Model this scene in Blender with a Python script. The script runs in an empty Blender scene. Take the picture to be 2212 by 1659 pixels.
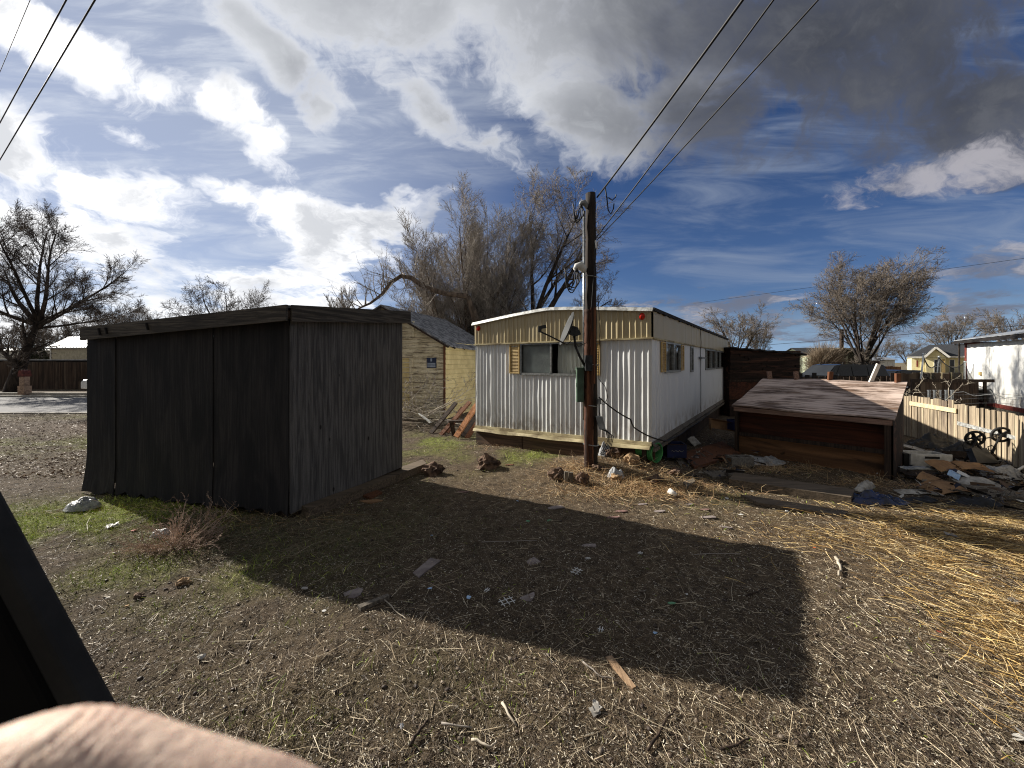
import bpy, bmesh, math, random
import numpy as np
from mathutils import Vector, Matrix, noise as mnoise
R = math.radians
sc = bpy.context.scene
col = sc.collection
H = 1.9            # eye height

# ------------------------------------------------------------------ camera
cd = bpy.data.cameras.new('camera'); cam = bpy.data.objects.new('camera', cd); col.objects.link(cam)
cam.location = (0, 0, H); cam.rotation_euler = (R(90), 0, 0)
cd.sensor_width = 36; cd.lens = 36*798/2212; cd.shift_y = -47.5/2212
cd.clip_start = 0.01; cd.clip_end = 4000
cd.dof.use_dof = True; cd.dof.focus_distance = 6.0; cd.dof.aperture_fstop = 8
sc.camera = cam
sc.view_settings.view_transform = 'Standard'; sc.view_settings.look = 'None'
sc.view_settings.exposure = 0.76; sc.view_settings.gamma = 1
sc.cycles.max_bounces = 5; sc.cycles.transparent_max_bounces = 12
sc.cycles.use_denoising = True; sc.cycles.denoising_prefilter = 'NONE'; sc.cycles.filter_width = 1.1

# ------------------------------------------------------------------ sun and sky
SUN_EL = 28.0
sh = Vector((.883, -.468, 0)).normalized()          # shadows fall this way
sun_dir = Vector((-sh.x*math.cos(R(SUN_EL)), -sh.y*math.cos(R(SUN_EL)), math.sin(R(SUN_EL))))
ld = bpy.data.lights.new('sun', 'SUN'); sun = bpy.data.objects.new('sun', ld); col.objects.link(sun)
ld.energy = 5.0; ld.angle = R(0.5); ld.color = (1.0, .93, .82)
sun.rotation_euler = sun_dir.to_track_quat('Z', 'Y').to_euler()

w = bpy.data.worlds.new('World'); sc.world = w; w.use_nodes = True
nt = w.node_tree; nt.nodes.clear()
def N(t, **k):
    n = nt.nodes.new(t)
    for a, b in k.items(): setattr(n, a, b)
    return n
def lk(a, b): nt.links.new(a, b)
def mth(op, a, b=None, c=None, clamp=False):
    n = N('ShaderNodeMath', operation=op, use_clamp=clamp)
    for i, v in enumerate((a, b, c)):
        if v is None: continue
        if isinstance(v, (int, float)): n.inputs[i].default_value = v
        else: lk(v, n.inputs[i])
    return n.outputs[0]
def vmth(op, a, b=None):
    n = N('ShaderNodeVectorMath', operation=op)
    for i, v in enumerate((a, b)):
        if v is None: continue
        if isinstance(v, (tuple, list)): n.inputs[i].default_value = v
        else: lk(v, n.inputs[i])
    return n.outputs[1] if op in ('LENGTH', 'DOT_PRODUCT') else n.outputs[0]
def smooth(v, a, b, lo=0.0, hi=1.0):
    n = N('ShaderNodeMapRange', interpolation_type='SMOOTHSTEP')
    lk(v, n.inputs[0])
    for i, q in zip((1, 2, 3, 4), (a, b, lo, hi)): n.inputs[i].default_value = q
    return n.outputs[0]
def wmix(f, a, b):
    n = N('ShaderNodeMix', data_type='RGBA'); lk(f, n.inputs[0])
    for s, v in ((n.inputs[6], a), (n.inputs[7], b)):
        if isinstance(v, tuple): s.default_value = (*v, 1)
        else: lk(v, s)
    return n.outputs[2]
def wnoise(vec, scale, detail=6, rough=.55, dist=0.0, dim='3D'):
    n = N('ShaderNodeTexNoise', noise_dimensions=dim); lk(vec, n.inputs['Vector'])
    n.inputs['Scale'].default_value = scale; n.inputs['Detail'].default_value = detail
    n.inputs['Roughness'].default_value = rough; n.inputs['Distortion'].default_value = dist
    return n
sky = N('ShaderNodeTexSky', sky_type='NISHITA', sun_disc=False)
sky.sun_elevation = R(SUN_EL); sky.sun_rotation = math.atan2(sun_dir.x, sun_dir.y)
sky.altitude = 1200; sky.air_density = 1.0; sky.dust_density = .15; sky.ozone_density = 2.0
tc = N('ShaderNodeTexCoord')
D = tc.outputs['Generated']
sep = N('ShaderNodeSeparateXYZ'); lk(D, sep.inputs[0])
# bearing/elevation coordinates of the sky: east over north, height over distance
ay = mth('MAXIMUM', mth('ABSOLUTE', sep.outputs[1]), .12)
gx = mth('DIVIDE', sep.outputs[0], ay); gz = mth('DIVIDE', sep.outputs[2], ay)
cg = N('ShaderNodeCombineXYZ'); lk(gx, cg.inputs[0]); lk(gz, cg.inputs[1]); lk(mth('SIGN', sep.outputs[1]), cg.inputs[2])
G2 = cg.outputs[0]
# coordinates on a flat cloud deck, for the grain of the cloud
zz = mth('ADD', mth('MAXIMUM', sep.outputs[2], 0.0), .16)
cp = N('ShaderNodeCombineXYZ'); lk(mth('DIVIDE', sep.outputs[0], zz), cp.inputs[0]); lk(mth('DIVIDE', sep.outputs[1], zz), cp.inputs[1])
DECK = cp.outputs[0]
warp = wnoise(DECK, 1.5, 5, .58)
wv = vmth('SUBTRACT', warp.outputs['Color'], (.5, .5, .5))
sc1 = N('ShaderNodeVectorMath', operation='MULTIPLY'); lk(wv, sc1.inputs[0]); sc1.inputs[1].default_value = (.42, .30, 0)
P = vmth('ADD', G2, sc1.outputs[0])
def ell(u, v, ru, rv, rot=0, amp=1.0, inner=.1):
    """soft cloud mass centred on a bearing/elevation"""
    m = N('ShaderNodeMapping', vector_type='TEXTURE'); lk(P, m.inputs[0])
    m.inputs['Location'].default_value = ((u-1106)/798, (782-v)/798, 1)
    m.inputs['Rotation'].default_value = (0, 0, R(rot))
    m.inputs['Scale'].default_value = (ru/798, rv/798, 3)
    l = vmth('LENGTH', m.outputs[0])
    return smooth(l, inner, 1.4, amp, 0.0)
def union(L):
    o = L[0]
    for q in L[1:]: o = mth('MAXIMUM', o, q)
    return o
heavy = union([ell(1250, -20, 560, 300, 4), ell(800, 20, 440, 190, -16), ell(560, 110, 260, 85, -38, .95), ell(650, 215, 130, 45, -40, .8), ell(960, 250, 260, 80, -32, .95), ell(1060, 300, 120, 60, -20, .9), ell(1300, 260, 190, 140, -10), ell(1480, 220, 230, 120, 10),
               ell(1850, 90, 640, 300, -6), ell(2150, 200, 380, 220, 0, 1.0), ell(1750, 300, 330, 80, 5, .7)])
white = union([ell(30, 50, 270, 70, -32), ell(190, 150, 230, 60, -28), ell(330, 210, 120, 45, -25, .8), ell(470, 240, 200, 60, -22, .9), ell(560, 310, 120, 50, -30, .8), ell(310, 310, 110, 32, -10, .75),
               ell(60, 320, 270, 90, -24), ell(250, 400, 260, 62, -14), ell(480, 410, 230, 60, -14), ell(640, 450, 250, 75, -10), ell(820, 470, 130, 60, 10), ell(760, 540, 170, 45, -6, .8),
               ell(60, 500, 520, 130, -10, .92), ell(600, 600, 330, 60, 0, .9), ell(60, 690, 560, 90, 0, .95), ell(560, 670, 460, 70, 0, .85)])
small = union([ell(1590, 645, 170, 48, 4, .95), ell(1700, 700, 280, 50, 0, .85), ell(2010, 370, 300, 75, 8, .78), ell(2140, 575, 190, 40, 6, .8), ell(2140, 675, 170, 60, -6, .95), ell(1440, 700, 260, 45, 0, .85), ell(1900, 730, 400, 40, 0, .75)])
n_big = wnoise(DECK, 1.1, 8, .58, .2)
n_fine = wnoise(P, 4.2, 9, .62, .4)
n_mid = wnoise(G2, 2.2, 6, .55, .4)
n_wisp = wnoise(P, 13.0, 9, .68, .8)
grain = mth('ADD', mth('ADD', mth('MULTIPLY', n_big.outputs[0], .34), mth('MULTIPLY', n_fine.outputs[0], .50)), mth('MULTIPLY', n_wisp.outputs[0], .16))
gr0 = mth('SUBTRACT', grain, .5)
def cover(mass, lo, hi, amt=4.0): return smooth(mth('ADD', mass, mth('MULTIPLY', gr0, mth('MULTIPLY', mth('MINIMUM', mth('MULTIPLY', mass, 4.0), 1.0), amt))), lo, hi)
c_heavy = cover(heavy, .28, .86, 3.6)
c_white = cover(white, .26, .88, 4.0)
c_small = cover(small, .36, .82, 3.4)
# thin high cloud, streaky
st = N('ShaderNodeMapping'); lk(G2, st.inputs[0]); st.inputs['Scale'].default_value = (1.2, 7.5, 1); st.inputs['Rotation'].default_value = (0, 0, R(-9))
cir = wnoise(st.outputs[0], 1.6, 7, .6, .6)
st2 = N('ShaderNodeMapping'); lk(G2, st2.inputs[0]); st2.inputs['Scale'].default_value = (1.4, 7.0, 1); st2.inputs['Rotation'].default_value = (0, 0, R(20))
cir2 = wnoise(st2.outputs[0], 1.9, 7, .62, .6)
side = smooth(gx, -.5, .2)
cmix = N('ShaderNodeMix', data_type='FLOAT'); lk(side, cmix.inputs[0]); lk(cir2.outputs[0], cmix.inputs[2]); lk(cir.outputs[0], cmix.inputs[3])
c_cirrus = smooth(cmix.outputs[0], .40, .76, 0, .50)
# blue sky, deepened
hs = N('ShaderNodeHueSaturation'); hs.inputs['Saturation'].default_value = 1.12; lk(sky.outputs[0], hs.inputs['Color'])
tint = N('ShaderNodeMix', data_type='RGBA', blend_type='MULTIPLY'); tint.inputs[0].default_value = 1; lk(hs.outputs[0], tint.inputs[6]); tint.inputs[7].default_value = (.30, .32, .41, 1)
S0 = 8.2     # background strength is 0.1
def k(r, g, b): return (r*S0, g*S0, b*S0)
nearsun = vmth('DOT_PRODUCT', D, tuple(sun_dir))
glow = smooth(nearsun, .45, .97)
base = wmix(c_cirrus, tint.outputs[2], wmix(glow, k(.24, .28, .35), k(.70, .72, .74)))
base = wmix(mth('MULTIPLY', glow, .42), base, k(.60, .64, .70))
hz = smooth(sep.outputs[2], .0, .12, .8, 0.0)
base = wmix(hz, base, wmix(smooth(gx, -.6, .6), k(.60, .64, .70), k(.20, .33, .52)))
# white cloud: bright tops, grey hearts
shape = mth('ADD', mth('ADD', mth('MULTIPLY', n_mid.outputs[0], .35), mth('MULTIPLY', n_fine.outputs[0], .50)), mth('MULTIPLY', n_wisp.outputs[0], .15))
thick = smooth(mth('ADD', shape, mth('MULTIPLY', mth('SUBTRACT', white, .8), .10)), .45, .60)
wcol = wmix(thick, k(.90, .90, .91), k(.26, .28, .32))
wcol = wmix(mth('MULTIPLY', glow, .45), wcol, k(.92, .92, .92))
base = wmix(mth('MULTIPLY', c_white, .95), base, wcol)
# heavy cloud: bright torn rim, grey body; darker to the right, away from the sun
body = smooth(mth('ADD', heavy, mth('MULTIPLY', gr0, 3.2)), .45, 1.15)
dk = mth('ADD', gx, mth('MULTIPLY', mth('SUBTRACT', n_mid.outputs[0], .5), 1.1))
darkr = smooth(dk, -.10, .60)
rim = wmix(darkr, k(.62, .635, .67), k(.075, .085, .12))
lump = smooth(shape, .39, .60)
core2 = wmix(lump, wmix(darkr, k(.17, .178, .20), k(.030, .033, .042)), wmix(darkr, k(.42, .435, .46), k(.085, .09, .105)))
hcol = wmix(body, rim, core2)
base = wmix(mth('MULTIPLY', c_heavy, .97), base, hcol)
scol = wmix(smooth(shape, .44, .58), k(.12, .13, .17), k(.34, .33, .36))
base = wmix(mth('MULTIPLY', c_small, .85), base, scol)
# unseen grey overcast added behind the camera and overhead, as neutral fill light
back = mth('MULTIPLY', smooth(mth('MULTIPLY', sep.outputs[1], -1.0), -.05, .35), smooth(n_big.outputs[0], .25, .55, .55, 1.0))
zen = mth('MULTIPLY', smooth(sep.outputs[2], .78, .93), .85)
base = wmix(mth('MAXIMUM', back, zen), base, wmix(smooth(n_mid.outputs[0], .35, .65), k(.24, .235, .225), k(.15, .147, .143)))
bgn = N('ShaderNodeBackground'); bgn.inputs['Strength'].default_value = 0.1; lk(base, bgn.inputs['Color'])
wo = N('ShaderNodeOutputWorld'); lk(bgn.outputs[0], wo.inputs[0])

# ------------------------------------------------------------------ numpy noise
rng = np.random.default_rng(7)
_lat = {}
def vnoise(x, y, seed=0):
    if seed not in _lat: _lat[seed] = np.random.default_rng(100+seed).random((256, 256))
    L = _lat[seed]
    x = np.asarray(x, float); y = np.asarray(y, float)
    xi = np.floor(x).astype(int); yi = np.floor(y).astype(int); fx = x-xi; fy = y-yi
    fx = fx*fx*(3-2*fx); fy = fy*fy*(3-2*fy)
    a = L[xi & 255, yi & 255]; b = L[(xi+1) & 255, yi & 255]; c = L[xi & 255, (yi+1) & 255]; d = L[(xi+1) & 255, (yi+1) & 255]
    return (a*(1-fx)+b*fx)*(1-fy)+(c*(1-fx)+d*fx)*fy
def fbm(x, y, s, o=4, seed=0):
    t = 0; a = .5; n = 0
    for i in range(o):
        t = t+a*vnoise(x*s, y*s, seed+i); n += a; a *= .5; s *= 2.03
    return t/n
def g2(x, y, cx, cy, sx, sy): return np.exp(-((x-cx)/sx)**2-((y-cy)/sy)**2)
def Gs(x, y):      # smooth lie of the land
    x = np.asarray(x, float); y = np.asarray(y, float)
    h = .26*g2(x, y, 1.75, 6.35, 1.15, .75)+.10*g2(x, y, .2, 7.6, 1.6, .8)
    h = h+.07*g2(x, y, 5.1, 4.1, 1.6, .5)+.05*g2(x, y, 3.9, 3.0, .7, .5)
    return h
def G(x, y):
    near = 1/(1+(np.hypot(x, y)/14)**4)
    return Gs(x, y)+(.05*(fbm(x, y, .9, 3, 3)-.5)+.035*(fbm(x, y, 5, 4, 11)-.5))*near
def Gf(x, y): return float(G(np.array([x]), np.array([y]))[0])
def px(u, v, Y): return Vector(((u-1106)/798*Y, Y, H-(v-782)/798*Y))
def gp(u, v):
    z = 0
    for _ in range(12):
        Y = (H-z)*798/max(v-782, 5); X = (u-1106)/798*Y; z = float(Gs(X, Y))
    return Vector((X, Y, Gf(X, Y)))
# cover masks on the ground
def m_grass(x, y):
    m = 2.8*g2(x, y, -5.0, 4.55, 1.3, .55)+.8*g2(x, y, -1.9, 8.8, 1.2, 1.3)+.9*g2(x, y, .25, 7.2, .8, .45)+.7*g2(x, y, -10.5, 8.7, 2.5, 1.0)
    m = m+.35*g2(x, y, -2.4, 3.2, .9, .5)+.45*g2(x, y, -3.4, 3.3, .6, .35)+.35*g2(x, y, -1.2, 7.0, 1.0, .8)+.3*g2(x, y, 2.6, 5.1, 1.3, .5)+.4*g2(x, y, -16, 13, 8, .7)+.16*g2(x, y, -.9, 2.1, .9, .35)+.2*g2(x, y, -2.0, 4.2, 1.2, .5)
    return m*np.clip(3.4*fbm(x, y, 2.1, 5, 21)-1.15, 0, 1.2)
def m_gold(x, y):
    m = g2(x, y, 5.7, 4.15, 1.75, .50)+.75*g2(x, y, 4.5, 3.1, .8, .75)+.60*g2(x, y, 3.75, 2.3, .6, .65)+.25*g2(x, y, 3.3, 4.0, .35, .2)
    return m*np.clip(2.4*fbm(x, y, 1.6, 4, 31)-.40, 0, 1.3)
def m_straw(x, y):
    m = .36+.75*g2(x, y, 1.2, 6.0, 2.2, 1.3)+.55*g2(x, y, 2.5, 3.4, 2.2, 1.5)+.45*g2(x, y, .4, 2.4, 1.5, .8)
    return np.clip(m*(.35+1.3*fbm(x, y, 1.1, 4, 41)), 0, 1)
# ------------------------------------------------------------------ materials
def lin(c):
    return tuple(((v/255)/12.92 if v/255 <= .04045 else ((v/255+.055)/1.055)**2.4) for v in c)
class NB:
    def __init__(s, name):
        s.m = bpy.data.materials.new(name); s.m.use_nodes = True; s.t = s.m.node_tree
        s.b = s.t.nodes['Principled BSDF']; s.ang = 0
    def n(s, t, **k):
        q = s.t.nodes.new(t)
        for a, b in k.items(): setattr(q, a, b)
        return q
    def l(s, a, b): s.t.links.new(a, b)
    def co(s, scale=(1, 1, 1), rot=(0, 0, 0), loc=(0, 0, 0)):
        t = s.n('ShaderNodeTexCoord'); m = s.n('ShaderNodeMapping')
        if s.ang:
            r_ = s.n('ShaderNodeVectorRotate', rotation_type='Z_AXIS'); s.l(t.outputs['Object'], r_.inputs['Vector']); r_.inputs['Angle'].default_value = R(s.ang); s.l(r_.outputs[0], m.inputs[0])
        else: s.l(t.outputs['Object'], m.inputs[0])
        m.inputs['Scale'].default_value = scale; m.inputs['Rotation'].default_value = rot; m.inputs['Location'].default_value = loc
        return m.outputs[0]
    def noise(s, v, scale, detail=6, rough=.6, dist=0.0):
        q = s.n('ShaderNodeTexNoise'); s.l(v, q.inputs['Vector'])
        q.inputs['Scale'].default_value = scale; q.inputs['Detail'].default_value = detail
        q.inputs['Roughness'].default_value = rough; q.inputs['Distortion'].default_value = dist
        return q.outputs[0]
    def ss(s, v, a, b, lo=0., hi=1.):
        q = s.n('ShaderNodeMapRange', interpolation_type='SMOOTHSTEP'); s.l(v, q.inputs[0])
        for i, x in zip((1, 2, 3, 4), (a, b, lo, hi)): q.inputs[i].default_value = x
        return q.outputs[0]
    def mix(s, f, a, b):
        q = s.n('ShaderNodeMix', data_type='RGBA')
        if isinstance(f, (int, float)): q.inputs[0].default_value = f
        else: s.l(f, q.inputs[0])
        for so, v in ((q.inputs[6], a), (q.inputs[7], b)):
            if isinstance(v, tuple): so.default_value = (*v, 1)
            else: s.l(v, so)
        return q.outputs[2]
    def mul(s, a, b):
        q = s.n('ShaderNodeMath', operation='MULTIPLY')
        for i, v in enumerate((a, b)):
            if isinstance(v, (int, float)): q.inputs[i].default_value = v
            else: s.l(v, q.inputs[i])
        return q.outputs[0]
    def bump(s, h, strength=.4, dist=.01):
        q = s.n('ShaderNodeBump'); q.inputs['Strength'].default_value = strength; q.inputs['Distance'].default_value = dist
        s.l(h, q.inputs['Height']); s.l(q.outputs[0], s.b.inputs['Normal'])
    def done(s, colr, rough=.8, metal=0, spec=.3):
        if isinstance(colr, tuple): s.b.inputs['Base Color'].default_value = (*colr, 1)
        else: s.l(colr, s.b.inputs['Base Color'])
        if isinstance(rough, (int, float)): s.b.inputs['Roughness'].default_value = rough
        else: s.l(rough, s.b.inputs['Roughness'])
        s.b.inputs['Metallic'].default_value = metal
        s.b.inputs['Specular IOR Level'].default_value = spec
        return s.m
def simple(name, c, c2=None, scale=6, rough=.7, metal=0, spec=.3, bump=.15, stretch=(1, 1, 1), lo=.35, hi=.65, bd=.01):
    q = NB(name); v = q.co(stretch); n = q.noise(v, scale)
    c2 = c2 or tuple(x*.7 for x in c)
    colr = q.mix(q.ss(n, lo, hi), c, c2)
    if bump: q.bump(n, bump, bd)
    return q.done(colr, rough, metal, spec)
def woodm(name, c, c2, dirt=None, axis='z', rough=.85, fine=40, knots=False, bump=.5, wear=None, dlo=.5, dhi=.72, klo=.03, ang=0):
    """wood grain running along one axis"""
    q = NB(name); q.ang = ang
    st = {'z': (1, 1, .045), 'x': (.045, 1, 1), 'y': (1, .045, 1)}[axis]
    v = q.co(st); g = q.noise(v, fine, 6, .6, .6)
    v2 = q.co({'z': (1, 1, .22), 'x': (.22, 1, 1), 'y': (1, .22, 1)}[axis]); b = q.noise(v2, 3.2, 6, .6, .5)
    f = q.co((1, 1, 1)); fin = q.noise(f, 60, 3, .6)
    colr = q.mix(q.ss(g, .36, .62), c, c2)
    if dirt: colr = q.mix(q.mul(q.ss(b, dlo, dhi), .85), colr, dirt)
    if wear: colr = q.mix(q.mul(q.ss(q.noise(v, fine*.35, 8, .7, .5), .52, .60), .9), colr, wear)
    if knots:
        vo = q.n('ShaderNodeTexVoronoi'); vv = q.co({'z': (1, 1, .5), 'x': (.5, 1, 1), 'y': (1, .5, 1)}[axis]); q.l(vv, vo.inputs['Vector']); vo.inputs['Scale'].default_value = 4.2
        colr = q.mix(q.ss(vo.outputs['Distance'], klo, klo+.05, 1, 0), colr, tuple(x*.25 for x in c2))
    colr = q.mix(q.mul(q.ss(fin, .45, .75), .25), colr, tuple(x*.5 for x in c2))
    q.bump(g, bump, .006)
    return q.done(colr, rough)
M = {}
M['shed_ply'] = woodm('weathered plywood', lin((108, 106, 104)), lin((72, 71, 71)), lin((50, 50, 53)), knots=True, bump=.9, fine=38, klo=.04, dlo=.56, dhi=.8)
M['shed_ply2'] = woodm('near black plywood', lin((50, 48, 48)), lin((34, 33, 35)), lin((20, 21, 25)), bump=.9, dlo=.42, dhi=.62, fine=34)  # long side sheets, a darker tone than the right side wall
M['shed_fascia'] = woodm('grey fascia wood', lin((96, 90, 82)), lin((56, 53, 49)), lin((36, 34, 33)), axis='x', ang=14.7)
M['shed_fascia2'] = woodm('grey fascia wood short', lin((96, 90, 82)), lin((56, 53, 49)), lin((36, 34, 33)), axis='x', ang=-62.2)
M['roll_roof'] = simple('grey roll roofing', lin((92, 96, 98)), lin((64, 68, 70)), 30, .8)
M['dark_wood'] = woodm('dark old wood', lin((70, 56, 46)), lin((40, 32, 27)), lin((24, 20, 18)))
M['beam'] = woodm('grey beam wood', lin((118, 104, 88)), lin((84, 74, 62)), lin((50, 45, 38)), axis='x')
M['grey_board'] = woodm('grey weathered board', lin((124, 116, 104)), lin((88, 82, 74)), lin((60, 56, 50)))
M['orange_wood'] = woodm('orange lumber', lin((172, 118, 76)), lin((126, 84, 54)), lin((84, 56, 40)))
M['brown_wood'] = woodm('brown lumber', lin((120, 78, 52)), lin((84, 54, 38)), lin((50, 34, 26)))
def joints(q, colr, step, dark):
    s_ = q.n('ShaderNodeSeparateXYZ'); q.l(q.co(), s_.inputs[0]); a = q.n('ShaderNodeMath', operation='FRACT'); q.l(q.mul(s_.outputs[2], 1/step), a.inputs[0])
    return q.mix(q.ss(a.outputs[0], .04, .08, .6, 0), colr, dark)
# peeling cream paint over grey clapboard
q = NB('peeling cream paint'); v = q.co((.16, .16, 2.0)); a = q.noise(v, 12, 9, .70, .6); c_ = q.co(); b_ = q.noise(c_, 1.6, 4, .6)
paint = q.mix(q.ss(b_, .35, .65), lin((216, 204, 174)), lin((196, 182, 150)))
wd = q.mix(q.ss(q.noise(q.co((.1, .1, 1)), 40), .4, .6), lin((156, 142, 118)), lin((118, 106, 88)))
ad = q.n('ShaderNodeMath', operation='ADD'); q.l(a, ad.inputs[0]); q.l(q.mul(b_, .25), ad.inputs[1])
colr = q.mix(q.ss(ad.outputs[0], .62, .70), paint, wd); colr = q.mix(q.mul(q.ss(q.noise(c_, 14, 6, .7), .56, .7), .5), colr, lin((110, 96, 72)))
colr = joints(q, colr, .17, lin((70, 60, 46))); q.bump(q.ss(a, .48, .54, 1, 0), .5, .006); M['peel'] = q.done(colr, .8)
q = NB('faded yellow paint'); v = q.co((.3, .3, 1.6)); a = q.noise(v, 7, 8, .66, .6); b_ = q.noise(q.co(), 2.2, 5, .6)
colr = q.mix(q.ss(b_, .35, .65), lin((222, 204, 150)), lin((200, 180, 128))); colr = q.mix(q.ss(a, .62, .68), colr, lin((156, 134, 90)))
colr = joints(q, colr, .165, lin((120, 98, 60))); q.bump(a, .3, .005); M['yellow'] = q.done(colr, .75)
M['shingle'] = simple('torn grey shingles', lin((136, 136, 138)), lin((84, 85, 88)), 5, .85, bump=.6, lo=.42, hi=.6)
# painted trailer metal
def metalpaint(name, c, stain, lo=.58, hi=.8, rough=.38):
    q = NB(name); v = q.co((1, 1, .25)); a = q.noise(v, 5, 8, .65, .3); b = q.noise(q.co(), 25, 4, .7)
    colr = q.mix(q.mul(q.ss(a, lo, hi), .6), c, stain); colr = q.mix(q.mul(q.ss(b, .66, .78), .5), colr, tuple(x*.5 for x in stain))
    sz = q.n('ShaderNodeSeparateXYZ'); q.l(q.co(), sz.inputs[0]); gr = q.mul(q.ss(sz.outputs[2], .45, 1.05, 1, 0), q.ss(q.noise(q.co((1, 1, .5)), 7, 7, .7, .4), .40, .62))
    c_in = c; mud = q.mix(q.mul(gr, .7), (colr), lin((128, 112, 92))); colr = mud
    rust = q.noise(q.co((1, 1, .05)), 11, 5, .6); colr = q.mix(q.mul(q.ss(rust, .66, .74), .45), colr, lin((132, 110, 84)))
    q.bump(q.noise(q.co((1, 1, .3)), 3, 3), .25, .02)
    return q.done(colr, rough, 0, .4)
M['white_metal'] = metalpaint('white painted metal', lin((214, 216, 216)), lin((160, 156, 148)))
M['tan_metal'] = metalpaint('tan painted metal', lin((176, 162, 128)), lin((132, 118, 90)))
M['white_panel'] = metalpaint('white side panel', lin((226, 230, 234)), lin((188, 186, 180)))
M['roof_edge'] = simple('bright roof edging', lin((206, 208, 206)), lin((140, 140, 136)), 14, .45, .3)
M['roof_dark'] = simple('tarred roof edge', lin((52, 50, 48)), lin((30, 29, 28)), 12, .9)
M['tan_trim'] = simple('tan painted trim', lin((190, 178, 140)), lin((126, 112, 84)), 8, .7, stretch=(.4, .4, 1))
M['shutter'] = simple('tan plastic shutter', lin((204, 178, 122)), lin((176, 148, 96)), 9, .55)
M['alu'] = simple('dull aluminium', lin((160, 162, 160)), lin((120, 122, 120)), 20, .4, .6)
M['curtain'] = simple('pale curtain', lin((234, 230, 220)), lin((206, 202, 192)), 3, .9, stretch=(6, 6, .4))
M['shade'] = simple('grey roller blind', lin((176, 178, 176)), lin((150, 152, 150)), 3, .85)
M['room'] = simple('dim room', lin((36, 34, 32)), None, 3, .9)
q = NB('window glass'); q.b.inputs['Transmission Weight'].default_value = 1.0; q.b.inputs['IOR'].default_value = 1.3
M['glass'] = q.done((.86, .9, .9), .02, 0, .5)
M['dark_glass'] = simple('dark glass', lin((26, 30, 34)), lin((20, 22, 26)), 2, .06, 0, .6, bump=0)
M['rubber'] = simple('black rubber', (.012, .012, .013), (.02, .02, .02), 30, .6)
M['red_lens'] = simple('red lens', lin((206, 52, 30)), lin((160, 30, 20)), 10, .25)
M['pole'] = woodm('creosoted pole wood', lin((54, 45, 39)), lin((32, 27, 24)), lin((20, 18, 17)), fine=30)
M['stub'] = woodm('red brown pole wood', lin((92, 58, 42)), lin((46, 31, 24)), lin((26, 19, 16)), fine=22, bump=1.0, wear=lin((120, 80, 56)), knots=True, dlo=.45, dhi=.6)
M['conduit'] = simple('galvanised pipe', lin((168, 172, 174)), lin((128, 132, 134)), 25, .35, .7)
M['green_box'] = simple('green painted steel', lin((74, 96, 80)), lin((52, 70, 58)), 9, .55)
M['grey_box'] = simple('grey painted steel', lin((142, 146, 148)), lin((104, 108, 110)), 9, .5)
M['dish'] = simple('grey dish paint', lin((50, 53, 54)), lin((38, 40, 42)), 7, .7)
M['dark_metal'] = simple('dark steel', lin((58, 60, 62)), lin((38, 38, 40)), 14, .5, .5)
M['wire'] = simple('black cable', (.012, .012, .014), (.02, .02, .02), 8, .6)
M['wire_pale'] = simple('pale cable', lin((150, 146, 138)), lin((110, 106, 100)), 8, .6)
M['green_plastic'] = simple('faded green plastic', lin((84, 160, 96)), lin((58, 124, 74)), 5, .45)
M['white_plastic'] = simple('white plastic', lin((226, 226, 222)), lin((190, 190, 186)), 9, .5)
q = NB('thin film plastic'); a = q.noise(q.co(), 18, 5, .7, .8); q.bump(a, .8, .02); q.b.inputs['Transmission Weight'].default_value = .25
M['film'] = q.done(q.mix(q.ss(a, .4, .6), lin((186, 188, 190)), lin((136, 140, 146))), .35, 0, .5)
M['blue_film'] = simple('dark blue plastic sheet', lin((26, 44, 92)), lin((10, 14, 30)), 9, .22, 0, .6, bump=.8, bd=.03)
M['cardboard'] = simple('damp cardboard', lin((160, 126, 92)), lin((116, 90, 66)), 4, .9)
M['paper'] = simple('dirty white paper', lin((180, 176, 168)), lin((126, 122, 116)), 8, .85)
M['navy_card'] = simple('navy printed card', lin((30, 40, 84)), lin((20, 26, 58)), 6, .5)
M['rock'] = simple('rough brown rock', lin((118, 96, 80)), lin((62, 50, 44)), 9, .95, bump=1.0, bd=.05)
M['rock_pale'] = simple('pale tan rock', lin((190, 160, 124)), lin((120, 98, 76)), 9, .95, bump=1.0, bd=.05)
M['slate'] = simple('flat grey stone', lin((146, 136, 132)), lin((112, 102, 100)), 5, .85, bump=.5)
M['slate_red'] = simple('flat reddish stone', lin((132, 104, 98)), lin((100, 78, 74)), 5, .85, bump=.5)
M['concrete'] = simple('grey concrete', lin((128, 124, 118)), lin((98, 94, 90)), 30, .95, bump=.5)
M['asphalt'] = simple('worn asphalt', lin((118, 118, 120)), lin((92, 92, 94)), 7, .9, bump=.3)
M['kerb'] = simple('pale kerb concrete', lin((180, 176, 166)), lin((142, 138, 130)), 12, .9)
M['bark'] = simple('grey brown bark', lin((112, 98, 86)), lin((64, 55, 48)), 7, .95, bump=.8, stretch=(1, 1, .25), bd=.03)
M['twig'] = simple('bare twig bark', lin((166, 158, 149)), lin((118, 111, 104)), 3, .9, bump=0)
M['twig_mid'] = simple('grey bare twigs', lin((132, 122, 112)), lin((90, 83, 76)), 3, .9, bump=0)
M['bark_dark'] = simple('dark bark', lin((66, 58, 52)), lin((34, 30, 28)), 7, .95, bump=.8, stretch=(1, 1, .25), bd=.03)
M['twig_dark'] = simple('dark twigs', lin((116, 106, 98)), lin((72, 66, 62)), 3, .9, bump=0)
M['pink_ply'] = None
q = NB('peeling pinkish plywood'); q.ang = 51.1; v = q.co((.07, 1, 1), (0, 0, 0)); a = q.noise(v, 15, 9, .74, .6); b_ = q.noise(q.co((.5, .8, 1)), 2.1, 4, .6, .4)
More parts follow.
